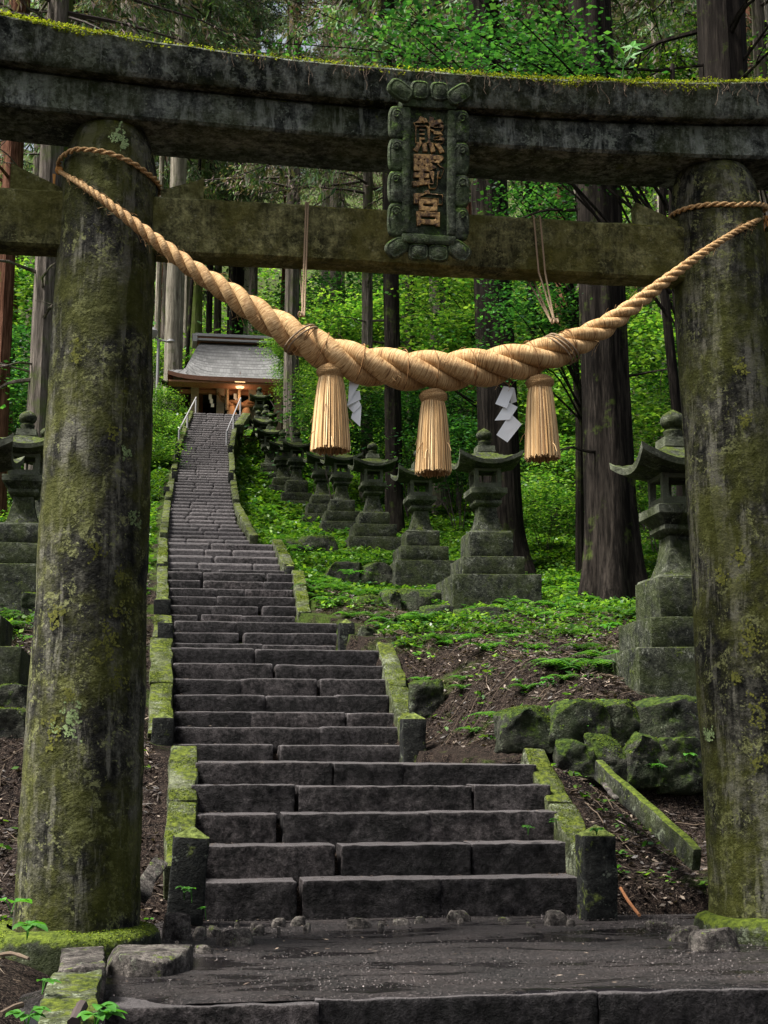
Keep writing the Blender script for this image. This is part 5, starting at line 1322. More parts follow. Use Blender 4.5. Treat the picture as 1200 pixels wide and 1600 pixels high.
tree(340, 490, 12, 70, 'bark_grey', 'grey trunk above the left part of the shrine ridge', H=36, ch=13, crown=('c', 0), zb=ZT+3)
tree(364, 490, 11, 64, 'bark_dark', 'dark trunk above the middle of the shrine ridge', H=34, ch=13, crown=('c', 2), zb=ZT+2)
tree(377, 490, 8, 72, 'bark_dark', 'slim dark trunk right of the middle of the shrine ridge', H=34, ch=14, crown=('c', 1), zb=ZT+4)
tree(392, 490, 9, 68, 'bark_grey', 'slim grey trunk above the right part of the shrine ridge', H=34, ch=12, crown=('c', 0), zb=ZT+4)
tree(456, 480, 23, 41, 'bark_grey', 'grey brown trunk right of the shrine with spreading roots among ferns', H=28, ch=9, crown=('d', 1), flare=.9, zb=g1(float(atY(456, 640, 41)[0]), 41)+.0)
tree(507, 460, 13, 60, 'bark_pale', 'short visible stretch of pale trunk right of the left suspension cord', H=34, ch=14, crown=('c', 2), zb=ZT+2)
tree(524, 460, 19, 50, 'bark_grey', 'grey trunk behind the rope between cord and tablet', H=32, ch=10, crown=('d', 0))
tree(574, 500, 18, 38, 'bark_grey', 'slender trunk directly above the lantern with the green finial', H=28, ch=9, crown=('d', 1), branches=6)
tree(612, 480, 26, 31, 'bark_dark', 'straight trunk left of the middle tassel rising behind the rope', H=28, ch=9, crown=('c', 1), lean=-.012)
tree(641, 480, 16, 44, 'bark_dark', 'darker far trunk between the two straight ones above the rope', H=30, ch=9, crown=('d', 0))
tree(684, 485, 27, 36, 'bark_grey', 'grey brown trunk below the right corner of the tablet', H=28, ch=9, crown=('d', 1))
tree(772, 480, 62, 23.5, 'bark_dark', 'broad dark trunk behind the large paper streamer, leaning to the left above', H=26, lean=-.025, flare=.9, ch=11, crown=('c', 0), nseg=32)
tree(945, 560, 76, 19.3, 'bark_dark', 'massive dark ridged cedar trunk left of the right pillar', H=26, lean=-.014, flare=.62, ch=12, crown=('c', 2), nseg=48, branches=4)
tree(1128, 60, 80, 16.5, 'bark_dark', 'massive dark trunk above the right pillar at the top edge', H=24, flare=.5, lean=-.01, branches=14, bh=(6.5, 9), nseg=40)
tree(1186, 60, 22, 26, 'bark_grey', 'grey trunk at the top right corner', H=26, ch=10, crown=('c', 0), branches=8, bh=(8, 14))
tree(1024, 70, 13, 30, 'bark_pale', 'thin brown trunk between the two massive ones above the lintel', H=28, ch=12, crown=('d', 1), branches=8, bh=(9, 15))
tree(898, 640, 14, 33, 'bark_grey', 'slim grey trunk just left of the massive dark cedar', H=26, ch=9, crown=('d', 0))
tree(823, 60, 14, 34, 'bark_dark', 'dark slim trunk above the lintel right of the tablet', H=28, ch=9, crown=('d', 1))
tree(1045, 480, 16, 40, 'bark_dark', 'dark far trunk in the leafy gap beside the right pillar', H=28, ch=9, crown=('c', 1))
# ---- further forest, individually placed
rr = np.random.default_rng(21); k = 0
spots = []
for Y, n_ in ((48, 7), (58, 9), (70, 11), (84, 12), (100, 13)):
    for j in range(n_):
        px = -60+1320*(j+rr.uniform(.1, .9))/n_
        if Y < 60 and 240 < px < 520: continue
        spots.append((px, Y+rr.uniform(-3, 3)))
far_trunk = [trunk_mesh(.34+.07*i, 32, 900+i, .4, nseg=12).build('trunk', M[('bark_grey', 'bark_dark', 'bark_red', 'bark_pale')[i]]) for i in range(4)]
fm = [o.data for o in far_trunk]
for o in far_trunk: bpy.data.objects.remove(o)
for k, (px, Y) in enumerate(spots):
    x = float(atY(px, 600, Y)[0]); o = empty('cedar_tree', (x, Y, g1(x, Y))); i = int(rr.integers(0, 4)); tag(o, 'distant cedar of the wooded hillside, one of many alike far behind', 'tree', 'distant cedars on the hillside')
    link(bpy.data.objects.new('trunk', fm[i]), o)
    q = k % 3; h = rr.uniform(7, 13); rz = rr.uniform(0, 6); s = rr.uniform(.95, 1.35)
    if (k % 5 in (1, 3) and Y < 90) or (px < 700 and k % 2): continue
    for me, nm in ((CED[q][0], 'crown'), (CEDT[q], 'branch')):
        c = link(bpy.data.objects.new(nm, me), o); c.location = (0, 0, h); c.rotation_euler = (0, 0, rz); c.scale = (s, s, s)

for k in range(34):   # slim pale stems deeper in the forest
    px, Y = rr.uniform(-20, 1220), rr.uniform(46, 85)
    if Y < 60 and 235 < px < 520: continue
    x = float(atY(px, 600, Y)[0]); o = empty('cedar_tree', (x, Y, g1(x, Y))); i = int(rr.choice([0, 3, 3, 2])); tag(o, 'distant cedar of the wooded hillside, one of many alike far behind', 'tree', 'distant cedars on the hillside')
    t_ = link(bpy.data.objects.new('trunk', fm[i]), o); s = rr.uniform(.45, .8); t_.scale = (s, s, 1)
    if k % 2:
        c = link(bpy.data.objects.new('crown', CED[k % 3][0]), o); c.location = (0, 0, 15); c.rotation_euler = (0, 0, k); c.scale = (.8, .8, .9)
# ---------------------------------------------------------------- broadleaf undergrowth
BG = [broad_crown(30+i, 1.25, .85, 80, 55, .115, 'leaf_green') for i in range(3)]
BD_ = [broad_crown(40+i, 1.25, .9, 80, 60, .10, 'leaf_deep') for i in range(3)]
def stems(seed, h, n, spread, r=.02):
    rs = np.random.default_rng(seed); mb = MB()
    for k in range(n):
        a = rs.uniform(0, 6.28); pts = [np.array([0, 0, -.2])]; d = np.array([math.cos(a)*spread, math.sin(a)*spread, 1.]); p = pts[0]
        for j in range(7): d = d+rs.normal(0, .16, 3); p = p+d/np.linalg.norm(d)*h/6; pts.append(p)
        mb.tube(pts, np.linspace(r, r*.25, 8), 5)
    return mb
STM = [tube_mesh(stems(70+i, 1.0, 5, .5, .018), 'stem', M['twig']) for i in range(3)]
def bush(px, py, Y, s, kind, lab, grp, name='shrub', sz=1., hgt=None):
    """foliage centre seen at photograph point px,py"""
    P = atY(px, py, Y); x = float(P[0]); gz = g1(x, Y); h = float(P[2])-gz
    o = empty(name, (x, Y, gz)); tag(o, lab, 'tree' if name == 'maple_tree' else 'shrub', grp); i = random.randrange(3)
    me = (BG if kind == 'g' else BD_)[i][0]
    c = link(bpy.data.objects.new('foliage', me), o); c.location = (0, 0, h); c.scale = (s, s, s*sz); c.rotation_euler = (0, 0, random.uniform(0, 6))
    st = link(bpy.data.objects.new('stem', STM[i]), o); st.scale = (s*.9, s*.9, max(.3, h+.3*s)); return o
UG, MG = 'bright leafy shrubs of the undergrowth', 'leafy young maples of the undergrowth'
B = [ # px, py, Y, scale, kind, label
 (530, 610, 34, .7, 'g', 'bright shrub right of the trunk with spreading roots'), (503, 640, 37, .5, 'g', 'leafy shrub between rooty trunk and leftmost tassel'), (497, 590, 38, .5, 'g', 'leafy shrub above the roots of the trunk right of the shrine'),
 (440, 540, 43.5, .45, 'g', 'airy yellow green shrub in front of the right half of the shrine roof'), (456, 575, 43.8, .45, 'g', 'lower airy shrub beside the shrine eave'), (458, 605, 44, .4, 'g', 'dense low shrub between shrine and lantern row'),
 (590, 600, 40, 1.2, 'g', 'bright shrub left of the straight trunk behind the rope'), (645, 640, 34, 1., 'd', 'dark shrub left of the middle tassel'), (650, 500, 46, 1.5, 'g', 'yellow green maple below the tablet'),
 (720, 470, 40, 1.4, 'g', 'light green maple right of the grey trunk below the tablet'), (715, 530, 36, 1.2, 'g', 'bright maple spray just above the middle of the rope'), (560, 455, 50, 1.4, 'd', 'dark conifer like shrub above the thick left part of the rope'),
 (715, 640, 34, 1.1, 'd', 'dark shrub between the middle tassel and the streamer'), (720, 700, 30, .9, 'd', 'low dark shrub behind the roof of the large dark lantern'), (860, 640, 30, 1.1, 'g', 'leafy shrub behind the rightmost tassel'),
 (880, 740, 28, .9, 'g', 'bright shrub below the rightmost tassel'), (850, 790, 25, .65, 'g', 'low yellow green shrub left of the foot of the massive cedar'), (985, 540, 30, 1.2, 'g', 'light shrub right of the massive cedar at rope height'),
 (1015, 600, 27, 1.1, 'g', 'bright green shrub between massive cedar and right pillar'), (1025, 690, 24, .9, 'g', 'leafy shrub behind the half hidden lantern'), (1000, 760, 22.5, .5, 'g', 'low shrub at the foot of the massive cedar on its right'),
 (1040, 520, 34, 1.2, 'g', 'pale leafy shrub beside the upper left edge of the right pillar'), (30, 470, 34, 1.3, 'g', 'bright shrub between the reddish and the grey brown left trunks'), (35, 560, 30, 1.1, 'd', 'dark leafy shrub between the reddish and the grey brown left trunks'),
 (40, 620, 28, 1., 'd', 'dark shrub behind the round finial of the left lantern'), (250, 560, 54, .8, 'g', 'bright shrub behind the thin lamp post'), (243, 622, 42, .5, 'g', 'fern covered shrub on the bank left of the top stairs'),
 (238, 655, 38, .45, 'g', 'yellow green overgrown bank shrub beside the left pillar'), (250, 660, 40, .3, 'g', 'ivy covered shrub left of the left handrail'), (226, 700, 33, .5, 'g', 'leafy shrub low on the left bank beside the pillar'),
 (650, 590, 48, 1.5, 'd', 'large dark bush far behind the middle of the rope'), (540, 660, 38, 1.2, 'd', 'dark bush right of the leftmost tassel'), (1190, 560, 24, 1.2, 'd', 'dark bush right of the right pillar'),
 (452, 590, 45.5, .45, 'd', 'dark twiggy shrub beside the shrine eave'), (470, 500, 52, 1.6, 'd', 'dark bushy evergreen behind the rope left of the cord'), (600, 560, 52, 1.6, 'g', 'far light green bush behind the rope centre'),
 (540, 500, 46, 1.2, 'g', 'sunlit shrub seen over the thick rope below the tie beam, left'), (660, 445, 50, 1.3, 'g', 'sunlit shrub right under the tablet'),
 (735, 560, 44, 1.2, 'g', 'sunlit shrub left of the broad dark trunk'), (500, 520, 50, 1.1, 'g', 'sunlit shrub between pale trunk and rope'), (880, 560, 34, 1., 'g', 'sunlit shrub left of the massive cedar at rope height'), (870, 700, 32, 1., 'd', 'dark shrub beside the rightmost tassel'),
]
for px, py, Y, s, kd, lab in B: bush(px, py, Y, s, kd, lab, UG if kd == 'g' else 'dark leafy shrubs of the undergrowth')
# hanging maple foliage above and behind the gate: trees with branches reaching in
def maple(px, py, Y, lab, n, sx, sz_, seed, kind='d', leaf=.07, trunkx=1.6, ncl=100, per=42):
    rg = np.random.default_rng(seed); P = atY(px, py, Y); x = float(P[0]); bx = x+trunkx; gz = g1(bx, Y+.6)
    o = empty('maple_tree', (bx, Y+.6, gz)); tag(o, lab, 'tree', MG)
    hz = float(P[2])-gz; c = np.array([x-bx, -.6, hz]); mb = MB(); cl = []
    top = np.array([0, 0, hz*1.0])
    mb.tube([(0, 0, -.3), (.06, 0, hz*.3), (-.08, .05, hz*.65), tuple(top)], [.085, .07, .055, .03], 8)
    for k in range(n):
        q = c+rg.normal(0, 1, 3)*np.array([sx, .7, sz_]); s0 = np.array([0, 0, hz*rg.uniform(.5, 1.)]); m_ = (s0+q)/2+np.array([0, 0, rg.uniform(.1, .5)])
        pts = catmull(np.array([list(s0)+[0], list(m_)+[0], list(q)+[0]]), 5)[:, :3]; mb.tube(pts, np.linspace(.022, .005, len(pts)), 5)
        cl += [pts[j]+rg.normal(0, .1, 3) for j in range(len(pts)//2, len(pts))]
    mb.build('trunk', M['bark_dark'], o)
    C = []
    for q in cl:
        m_ = int(per*rg.uniform(.4, 1.5)); e = rg.normal(0, 1, (m_, 3))*np.array([.30, .30, .055]); C.append(q+e)
    V = leaves(np.vstack(C), leaf, rg, flat=.6, asp=.75)
    link(bpy.data.objects.new('crown', quads_mesh('crown', V, M['leaf_deep' if kind == 'd' else 'leaf_green'])), o)
maple(625, 70, 14.5, 'dark green maple branches above the tablet at the top edge', 10, .75, .28, 1, trunkx=3.3)
maple(770, 40, 15.5, 'dark green maple spray at the top edge left of the first massive trunk', 10, .3, .5, 2, trunkx=2.5)
maple(820, 330, 20.3, 'dark green maple behind the tie beam right of the tablet', 14, .6, .5, 3, trunkx=1.15)
maple(905, 320, 20.6, 'dark green maple between the lintels left of the right pillar', 10, .6, .45, 4, trunkx=.35)
maple(810, 490, 20.5, 'dark maple foliage hanging over the right suspension cord', 14, .45, .6, 5, trunkx=1.25)
maple(1010, 60, 24, 'green leafy branches above the lintel between the massive trunks', 12, .6, .6, 6, kind='g', trunkx=1.3)
maple(1000, 320, 22, 'green leafy branches behind the lintels beside the right pillar', 10, .7, .4, 7, kind='g', trunkx=1.25)
maple(545, 60, 22, 'green branches above the lintel left of the tablet', 8, 1.0, .5, 8, kind='d', trunkx=4.0)
maple(700, 480, 30, 'light green maple with layered sprays under the right of the tablet', 14, .8, .8, 9, kind='g', leaf=.11, trunkx=1.0)
maple(1180, 120, 19, 'leafy twigs at the top right corner', 8, .5, .5, 10, kind='g', trunkx=.5)
maple(950, 380+40, 24, 'green foliage seen under the tie beam left of the massive cedar', 10, .6, .5, 12, kind='g', trunkx=0.)

# far wood: foliage mass on the hillside nobody could count
rg = np.random.default_rng(5); C = []
for k in range(520):
    Y = rg.uniform(56, 120); px = rg.uniform(-60, 1260); x = float(atY(px, 600, Y)[0]); z = g1(x, Y)+rg.uniform(.3, 5.5)
    m_ = int(rg.uniform(60, 180)); s_ = rg.uniform(.7, 1.6); C.append(np.array([x, Y, z])+rg.normal(0, 1, (m_, 3))*np.array([s_, s_, s_*.45]))
o = link(bpy.data.objects.new('far_wood', quads_mesh('far_wood', leaves(np.vstack(C), .30, rg, flat=.6, asp=.7), M['leaf_green']))); tag(o, 'bright green undergrowth of the far wooded hillside', 'woodland', kind='stuff')
# ---------------------------------------------------------------- ground cover, litter, sprouts
rg = np.random.default_rng(99)
def xlr(Y): return np.interp(Y, YSs, XLs), np.interp(Y, YSs, XRs)
def inview(P, mx=60):
    d = P-O; z = d@fw; px = 600+F*(d@rt)/z; py = 800-F*(d@up)/z; return (z > 0) & (px > -mx) & (px < 1200+mx) & (py > -mx) & (py < 1600+mx)
def sample(n, y0, y1, side, wfar=13):
    Y = rg.uniform(y0, y1, n)**1.0; a, b = xlr(Y)
    if side > 0: X = b+.28+rg.uniform(0, 1, n)**1.2*wfar
    else: X = a-.28-rg.uniform(0, 1, n)**1.2*wfar
    return X, Y
C = []; D = []; SZ_ = []
for side, n, y0, y1, wf in ((1, 15000, 11.5, 24, 9), (1, 16000, 24, 46, 11), (-1, 6000, 12.5, 24, 6), (-1, 9000, 24, 45, 6), (1, 5000, 19, 30, 7)):
    X, Y = sample(n, y0, y1, side, wf)
    P = np.stack([X, Y, 0*X], 1)
    den = .75*vn(P*.6, 61)+.55*vn(P*1.7, 62)+np.clip((Y-16)/10, -.30, .65)+.0
    if side > 0: den += np.where((X > 5) & (Y > 16.5), .3, 0)
    k = den > rg.uniform(-.1, .7, n); P = P[k]; P[:, 2] = ground(P[:, 0], P[:, 1]); P = P[inview(P, 330)]
    for p in P:
        m_ = rg.integers(5, 10); h = rg.uniform(.03, .16)*(1 if p[1] < 24 else 1.6); a = rg.uniform(0, 6.28)+np.arange(m_)*2.4
        sz = (.055 if p[1] < 20 else .075 if p[1] < 30 else .11); r = rg.uniform(.3, 1.6, m_)*sz
        C.append(np.stack([p[0]+np.cos(a)*r, p[1]+np.sin(a)*r, p[2]+h*rg.uniform(.6, 1.1, m_)], 1)); D.append(np.stack([np.cos(a), np.sin(a), rg.uniform(-.3, .3, m_)], 1)); SZ_.append(np.full(m_, sz))
for k in range(3200):   # single small seedlings over the bare soil
    side = rg.random() < .72; Y = rg.uniform(7.2, 17); a_, b_ = xlr(Y)
    if Y < 8.7: a_, b_ = -.5, 3.3
    x = b_+.3+rg.uniform(0, 1)**1.3*6 if side else a_-.3-rg.uniform(0, 3)
    if vn([[x*1.1, Y*1.1, 3]], 65)[0] < rg.uniform(-.5, .6): continue
    p = np.array([x, Y, g1(x, Y)])
    if not inview(p[None], 50)[0]: continue
    m_ = rg.integers(2, 6); a = rg.uniform(0, 6.28)+np.arange(m_)*2.3; sz = rg.uniform(.025, .055); h = rg.uniform(.02, .07)
    C.append(np.stack([x+np.cos(a)*sz*.6, Y+np.sin(a)*sz*.6, p[2]+h*rg.uniform(.7, 1.1, m_)], 1)); D.append(np.stack([np.cos(a), np.sin(a), rg.uniform(-.3, .2, m_)], 1)); SZ_.append(np.full(m_, sz))
C = np.vstack(C); D = np.vstack(D); SZ_ = np.concatenate(SZ_)
V = leaves(C, SZ_*1.15, rg, flat=.75, asp=.6, dirs=D)
o = link(bpy.data.objects.new('ground_cover', quads_mesh('ground_cover', V, M['leaf_ground']))); tag(o, 'bright green ferns and herbs carpeting the slopes', 'ground cover', kind='stuff')
# arching ferns among the herbs
C = []; D = []; Z = []
for k in range(760):
    side = 1 if rg.random() < .75 else -1; Y = rg.uniform(11.2, 40)
    X, _ = sample(1, Y, Y+.01, side, 8 if side > 0 else 5); x = float(X[0]); p = np.array([x, Y, g1(x, Y)])
    if not inview(p[None], 100)[0]: continue
    if Y < 13 and rg.random() < .3: continue
    s_ = rg.uniform(.16, .42)*(1 if Y < 24 else 1.4)
    for f in range(int(rg.integers(5, 9))):
        a = f*2.4+rg.uniform(0, .6); h = np.array([math.cos(a), math.sin(a), 0]); m_ = 15; u = np.linspace(.12, 1, m_)
        ctr = p+h*s_*u[:, None]+np.array([0, 0, 1.])*(s_*(1.1*u-1.0*u*u))[:, None]; sd = np.array([-math.sin(a), math.cos(a), 0]); L = s_*.42*(1-u*.85)
        for q in (-1, 1):
            C.append(ctr+sd*q*(L*.5)[:, None]); D.append(np.tile(sd*q+h*.35+np.array([0, 0, -.25]), (m_, 1))*1.0); Z.append(L/1.0+.004)
C = np.vstack(C); D = np.vstack(D); Z = np.concatenate(Z); st0 = rg.bit_generator.state
D /= np.linalg.norm(D, axis=1, keepdims=True); sd = np.cross(D, [0, 0, 1.]); sd /= np.linalg.norm(sd, axis=1, keepdims=True); L = Z[:, None]
V = np.stack([C-D*L*.5, C-D*L*.2+sd*L*.16, C+D*L*.5, C-D*L*.2-sd*L*.16], 1).reshape(-1, 3)
o = link(bpy.data.objects.new('ferns', quads_mesh('ferns', V, M['leaf_fern']))); tag(o, 'arching green ferns scattered over both slopes', 'ferns', kind='stuff')
# grit on the wet landing
n = 26000; X = rg.uniform(-.45, 4.2, n); Y = 6.1+rg.uniform(0, 1, n)**.9*2.65; kk = vn(np.stack([X*1.6, Y*4, 0*X], 1), 71)+rg.uniform(-.5, .6, n) > 0; X, Y = X[kk], Y[kk]
kk = (X > -.2) | (rg.uniform(0, 1, len(X)) < .5); X, Y = X[kk], Y[kk]
V1 = leaves(np.stack([X, Y, .030+.008*vn(np.stack([X*1.3, Y*3, 0*X], 1), 4)], 1), .0075, rg, flat=.55, asp=.9)
o = link(bpy.data.objects.new('grit', quads_mesh('grit', V1, M['grit']))); tag(o, 'fine grit scattered over the wet landing', 'gravel', kind='stuff')
# leaf litter and needles
n = 150000; Y = rg.uniform(5.2, 21, n); X = np.where(rg.uniform(0, 1, n) < .68, rg.uniform(1.6, 9.5, n), rg.uniform(-3.8, .4, n))
a, b = xlr(Y); a = np.where(Y < 8.7, -.5, a); b = np.where(Y < 8.7, 3.4, b)
k = (X < a-.24) | (X > b+.24) | ((Y > 7.9) & (Y < 8.75) & (rg.uniform(0, 1, n) < .04)); X, Y = X[k], Y[k]
P = np.stack([X, Y, ground(X, Y)+rg.uniform(.002, .025, len(X))], 1); P = P[inview(P, 260)]
half = rg.uniform(0, 1, len(P)) < .6
V1 = leaves(P[half], .042, rg, flat=.5, asp=.5); V2 = leaves(P[~half]+np.array([0, 0, .006]), .11, rg, flat=.6, asp=.07)
o = link(bpy.data.objects.new('leaf_litter', quads_mesh('leaf_litter', np.vstack([V1, V2]), M['leaf_litter']))); tag(o, 'dead brown leaves and needles strewn over the soil', 'leaf litter', kind='stuff')
mb = MB()
for k in range(2600):
    Y = rg.uniform(5.6, 19); X = rg.uniform(2.2, 8) if rg.random() < .75 else rg.uniform(-3, -.2)
    a, b = xlr(Y); 
    if a-.2 < X < b+.25 or (Y < 8.8 and -.5 < X < 3.6): continue
    L = rg.uniform(.05, .34)*(1 if Y > 9 else .5); th = rg.uniform(0, 6.28); pts = []
    for j in range(4):
        x = X+math.cos(th)*L*(j/3-.5)+rg.normal(0, .012); y = Y+math.sin(th)*L*(j/3-.5); pts.append((x, y, g1(x, y)+.012+rg.uniform(0, .03)))
    if not inview(np.array([pts[0]]))[0]: continue
    mb.tube(pts, rg.uniform(.0012, .004), 4, cap=False)
o = mb.build('fallen_twigs', M['root'], smooth=False); tag(o, 'thin dry twigs scattered over the bank', 'twigs', kind='stuff')
# a few leaves and needles blown onto the steps and landing
n = 900; i = rg.integers(0, 22, n); Pl = []
for k in i:
    st = STEPS[k]; f = rg.uniform(0, 1); f = f if rg.random() < .5 else (rg.uniform(0, .08) if rg.random() < .5 else rg.uniform(.92, 1)); Pl.append((st[2]+(st[3]-st[2])*f, st[0]+rg.uniform(.02, .25), st[1]+.008))
for k in range(260): Pl.append((rg.uniform(-.4, 3.6), rg.uniform(6.1, 8.7), .036))
V1 = leaves(np.array(Pl), .03, rg, flat=.9, asp=.3)
o = link(bpy.data.objects.new('fallen_leaves', quads_mesh('fallen_leaves', V1, M['leaf_litter']))); tag(o, 'scattered dead leaves and needles on steps and landing', 'leaf litter', kind='stuff')
# ---- sprouts one can point at
def leaf_mesh(mb, base, d, L, w, droop=.25, seg=5):
    d = np.array(d, float); d /= np.linalg.norm(d); s = np.cross(d, [0, 0, 1.]); s /= np.linalg.norm(s)+1e-9; V = []
    for j in range(seg+1):
        f = j/seg; c = np.array(base)+d*L*f+np.array([0, 0, -droop*L*f*f]); ww = w*math.sin(math.pi*min(1, f*.92+.06))**.8*.5
        V += [c-s*ww+np.array([0, 0, ww*.35]), c, c+s*ww+np.array([0, 0, ww*.35])]
    mb.add(V, [(3*j+q, 3*j+q+1, 3*j+q+4, 3*j+q+3) for j in range(seg) for q in (0, 1)])
def sprout(px, py, Y, h, nl, L, lab, kind='broad', seed=0):
    rs = random.Random(int(px*7+py)+seed); P = atY(px, py, Y); o = empty('seedling', tuple(map(float, P))); tag(o, lab, 'plant', 'young green plants near the gate')
    st = MB(); lf = MB()
    for k in range(nl):
        a = rs.uniform(0, 6.28)+k*2.4; hh = h*rs.uniform(.5, 1.1); q = np.array([math.cos(a)*.3*L, math.sin(a)*.3*L-.01, hh]); st.tube([(0, 0, -.02), tuple(q*.6+np.array([0, 0, .01])), tuple(q)], .0022, 4)
        if kind == 'fern':
            d = np.array([math.cos(a), math.sin(a)*.6-.3, .5]); 
            for j in range(9):
                f = j/9; c = q*0+np.array([0, 0, h*.3])+d*L*1.6*f+np.array([0, 0, -.9*L*f*f]); sd = np.cross(d, [0, 0, 1]); sd /= np.linalg.norm(sd)
                for s_ in (-1, 1): leaf_mesh(lf, c, sd*s_+d*.4, L*.42*(1.05-f), L*.13, .2, 3)
        else:
            for j in range(3):
                b_ = a+(j-1)*.9; leaf_mesh(lf, q, (math.cos(b_), math.sin(b_), .15), L*rs.uniform(.7, 1.1)*(1 if j == 1 else .8), L*.55, .3)
    st.build('stem', M['leaf_sprout'], o); lf.build('leaf', M['leaf_sprout'], o)
for a in [(18, 1422, 7.0, .04, 2, .12, 'single long leaf plant at the left edge beside the pillar foot'), (42, 1462, 6.8, .05, 3, .10, 'fresh green three leaved seedling left of the left plinth'),
          (66, 1545, 5.6, .03, 2, .06, 'tiny two leaved seedling beside the lichen covered kerb block'), (42, 1600, 5.1, .06, 3, .075, 'green seedling in the bottom left corner'),
          (150, 1600, 5.15, .06, 4, .09, 'vivid green seedling in front of the landing edge at bottom left'), (288, 1400, 8.2, .05, 2, .05, 'tiny pale seedling growing on the leaning post'),
          (300, 1405, 8.3, .06, 2, .05, 'tiny seedling at the right side of the leaning post'), (322, 1432, 8.3, .06, 2, .04, 'tiny seedling at the left end of the first step'),
          (660, 1392, 10.9, .05, 2, .06, 'x')]:
    if a[6] != 'x': sprout(*a)
for a in [(1035, 1205, 10.3, .10, 3, .13, 'hanging green fern on the lower wall course near the right pillar'), (1072, 1185, 10.3, .05, 2, .09, 'small fern on the lower wall course beside the right pillar'),
          (915, 1140, 10.5, .05, 4, .08, 'small bright fern rooted in the upper wall course'), (1000, 1252, 10.2, .04, 2, .06, 'small plant behind the fallen mossy beam'), (1035, 1312, 9.4, .05, 3, .06, 'small plant beside the lower end of the fallen beam'),
          (932, 1300, 8.42, .02, 6, .05, 'leafy weed growing on top of the right post'), (855, 1075, 11.6, .08, 4, .10, 'bright seedling on the bank left of the lantern base'), (930, 1065, 11.2, .06, 4, .09, 'seedling in front of the lantern base tiers'),
          (950, 985, 14.0, .07, 4, .13, 'pale green plant in the middle of the brown bank'), (848, 1018, 13.4, .06, 3, .08, 'small green plant on the brown bank'), (825, 1380-80, 9.1, .04, 3, .05, 'tiny weed beside the mossy kerb of the first flight'),
          (870, 1350-60, 9.0, .04, 3, .05, 'tiny weed on the slope above the right post')]:
    sprout(*a, kind='broad' if a[0] not in (1035,) else 'fern')
for a in [(735, 1002, 13.6, .10, 5, .17, 'spreading fern on the bank below the large dark lantern'), (800, 1000, 13.8, .10, 5, .16, 'pale fern beside the wall below the large dark lantern'), (700, 1010, 13.6, .1, 4, .13, 'small fern left of the spreading one'),
          (545, 900, 19, .1, 4, .2, 'feathery fern below the lantern with the green finial')]:
    sprout(*a, kind='fern')
# maple seedling and grass on the lintel
sx_, sy_ = atY(975, 128, YTG-.2)[0], YTG-.2
o = empty('maple_seedling', (float(sx_), sy_, ktop(sx_)-.005)); tag(o, 'bright green maple seedling growing on top of the stone lintel', 'plant')
st = MB(); lf = MB(); H_ = float(atY(975, 85, sy_)[2])-ktop(sx_)
st.tube([(0, 0, 0), (-.01, 0, H_*.4), (0, 0, H_*.75)], .003, 5)
def maple_leaf(mb, c, yaw, tilt, s):
    A = Matrix.Translation(c) @ Matrix.Rotation(yaw, 4, 'Z') @ Matrix.Rotation(tilt, 4, 'X')
    pts = []
    lobes = [(-150, .45), (-100, .8), (-50, .95), (0, 1.15), (50, .95), (100, .8), (150, .45)]
    lobes = [(-118, .62), (-62, .9), (0, 1.15), (62, .9), (118, .62)]
    for i, (ang, r) in enumerate(lobes):
        a = R(ang+90)
        for da, rr_ in ((-13, r*.55), (-6, r*.8), (0, r), (6, r*.8), (13, r*.55)): pts.append((s*rr_*math.cos(a+R(da)), s*rr_*math.sin(a+R(da)), -.25*s*rr_*rr_))
        if i < len(lobes)-1: am = R((ang+lobes[i+1][0])/2+90); pts.append((s*.33*math.cos(am), s*.33*math.sin(am), 0))
    V = [A @ Vector((0, 0, 0))]+[A @ Vector(p) for p in pts]; mb.add(V, [(0, i+1, i+2) for i in range(len(pts)-1)])
for (a, b, yaw, tl, s) in ((962, 66, 1.6, .9, .10), (988, 72, -1.3, .9, .10), (975, 84, 3.1, 1.1, .105), (955, 92, 2.2, 1.0, .10), (985, 88, -2.4, .9, .09)):
    q = atY(a, b, sy_)-np.array([sx_, sy_, ktop(sx_)]); st.tube([(0, 0, H_*.7), tuple(q)], .002, 4)
    # leaves face the viewer side of the tree, tips hanging outwards
    maple_leaf(lf, Vector(tuple(q)), yaw*.4, 1.05, s)
st.build('stem', M['leaf_sprout'], o); lf.build('leaf', M['leaf_sprout'], o, smooth=False)
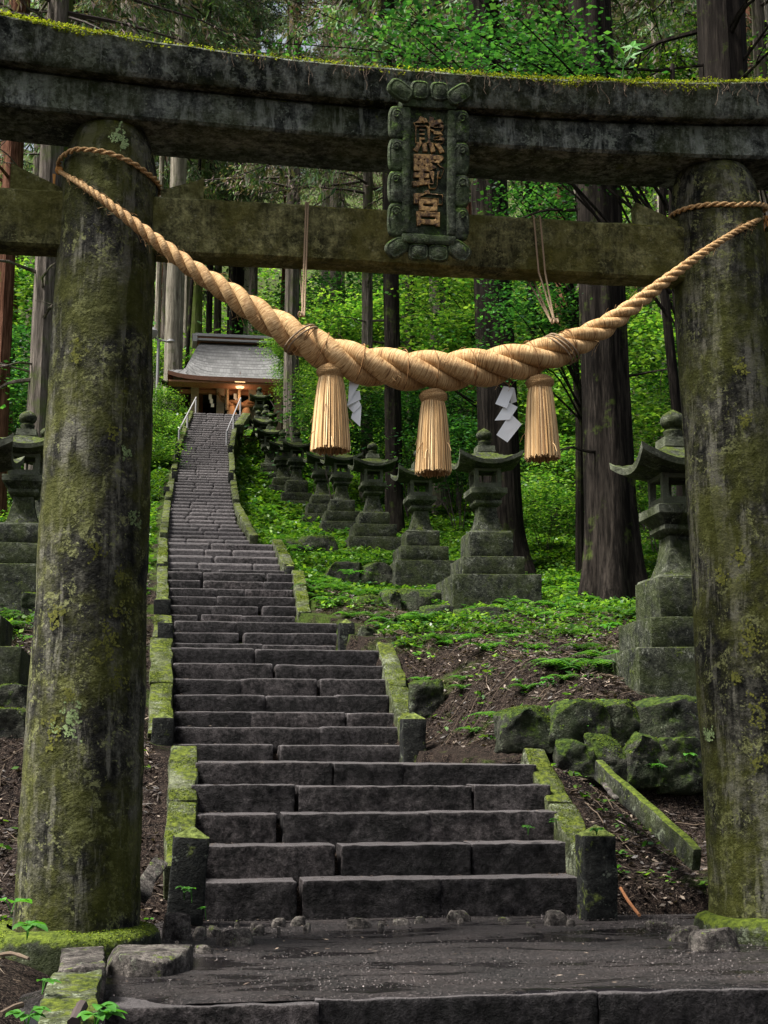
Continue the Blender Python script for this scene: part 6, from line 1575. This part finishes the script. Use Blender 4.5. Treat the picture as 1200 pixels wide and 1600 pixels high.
def tuft(px, py, n, L, lab):
    x = float(atY(px, py, YTG-.25)[0]); o = MB(); rs = random.Random(px)
    for k in range(n):
        a = rs.uniform(0, 6.28); d = np.array([math.cos(a), math.sin(a)*.5, rs.uniform(.3, 1.1)]); leaf_mesh(o, (rs.uniform(-.02, .02), 0, 0), d, L*rs.uniform(.6, 1.1), .012, .5)
    q = o.build('grass_tuft', M['leaf_sprout']); q.location = (x, YTG-.25, ktop(x)); tag(q, lab, 'plant', 'grass tufts on the lintel')
tuft(670, 125, 7, .13, 'grass tuft on the lintel above the left half of the tablet'); tuft(712, 126, 8, .15, 'grass tuft on the lintel above the right half of the tablet'); tuft(850, 126, 8, .12, 'grass tuft on the lintel between tablet and maple seedling')
tuft(1180, 130, 14, .08, 'short grass tuft on the lintel at the right edge')
# white stone caught on the right pillar
# ---------------------------------------------------------------- light
w = bpy.data.worlds.new('World'); bpy.context.scene.world = w; w.use_nodes = True
nt_ = w.node_tree; bg = nt_.nodes['Background']; sky = nt_.nodes.new('ShaderNodeTexSky'); sky.sky_type = 'NISHITA'; sky.sun_disc = False
SE, SA = 60, -100      # elevation, azimuth from +Y towards -X is negative
sky.sun_elevation = R(SE); sky.sun_rotation = R(SA); sky.air_density = 1.2; sky.dust_density = 5.0; sky.ozone_density = .6
bg.inputs[1].default_value = .06
hs = nt_.nodes.new('ShaderNodeHueSaturation'); hs.inputs['Saturation'].default_value = .45; nt_.links.new(sky.outputs[0], hs.inputs['Color']); nt_.links.new(hs.outputs[0], bg.inputs[0])   # thin overcast
sd = bpy.data.lights.new('sun', 'SUN'); sd.energy = 3.9; sd.angle = R(16); sd.color = (1, .97, .9)
so = link(bpy.data.objects.new('sun', sd))
dirv = Vector((math.sin(R(SA))*math.cos(R(SE)), math.cos(R(SA))*math.cos(R(SE)), math.sin(R(SE))))
so.rotation_euler = dirv.to_track_quat('Z', 'Y').to_euler(); so.location = (0, 0, 30)
sc = bpy.context.scene
sc.view_settings.view_transform = 'Standard'; sc.view_settings.look = 'None'; sc.view_settings.gamma = 1.0; sc.view_settings.exposure = 1.6
sc.render.engine = 'CYCLES'; sc.cycles.max_bounces = 6; sc.cycles.diffuse_bounces = 3; sc.cycles.transmission_bounces = 4; sc.cycles.transparent_max_bounces = 4
sc.cycles.use_denoising = True
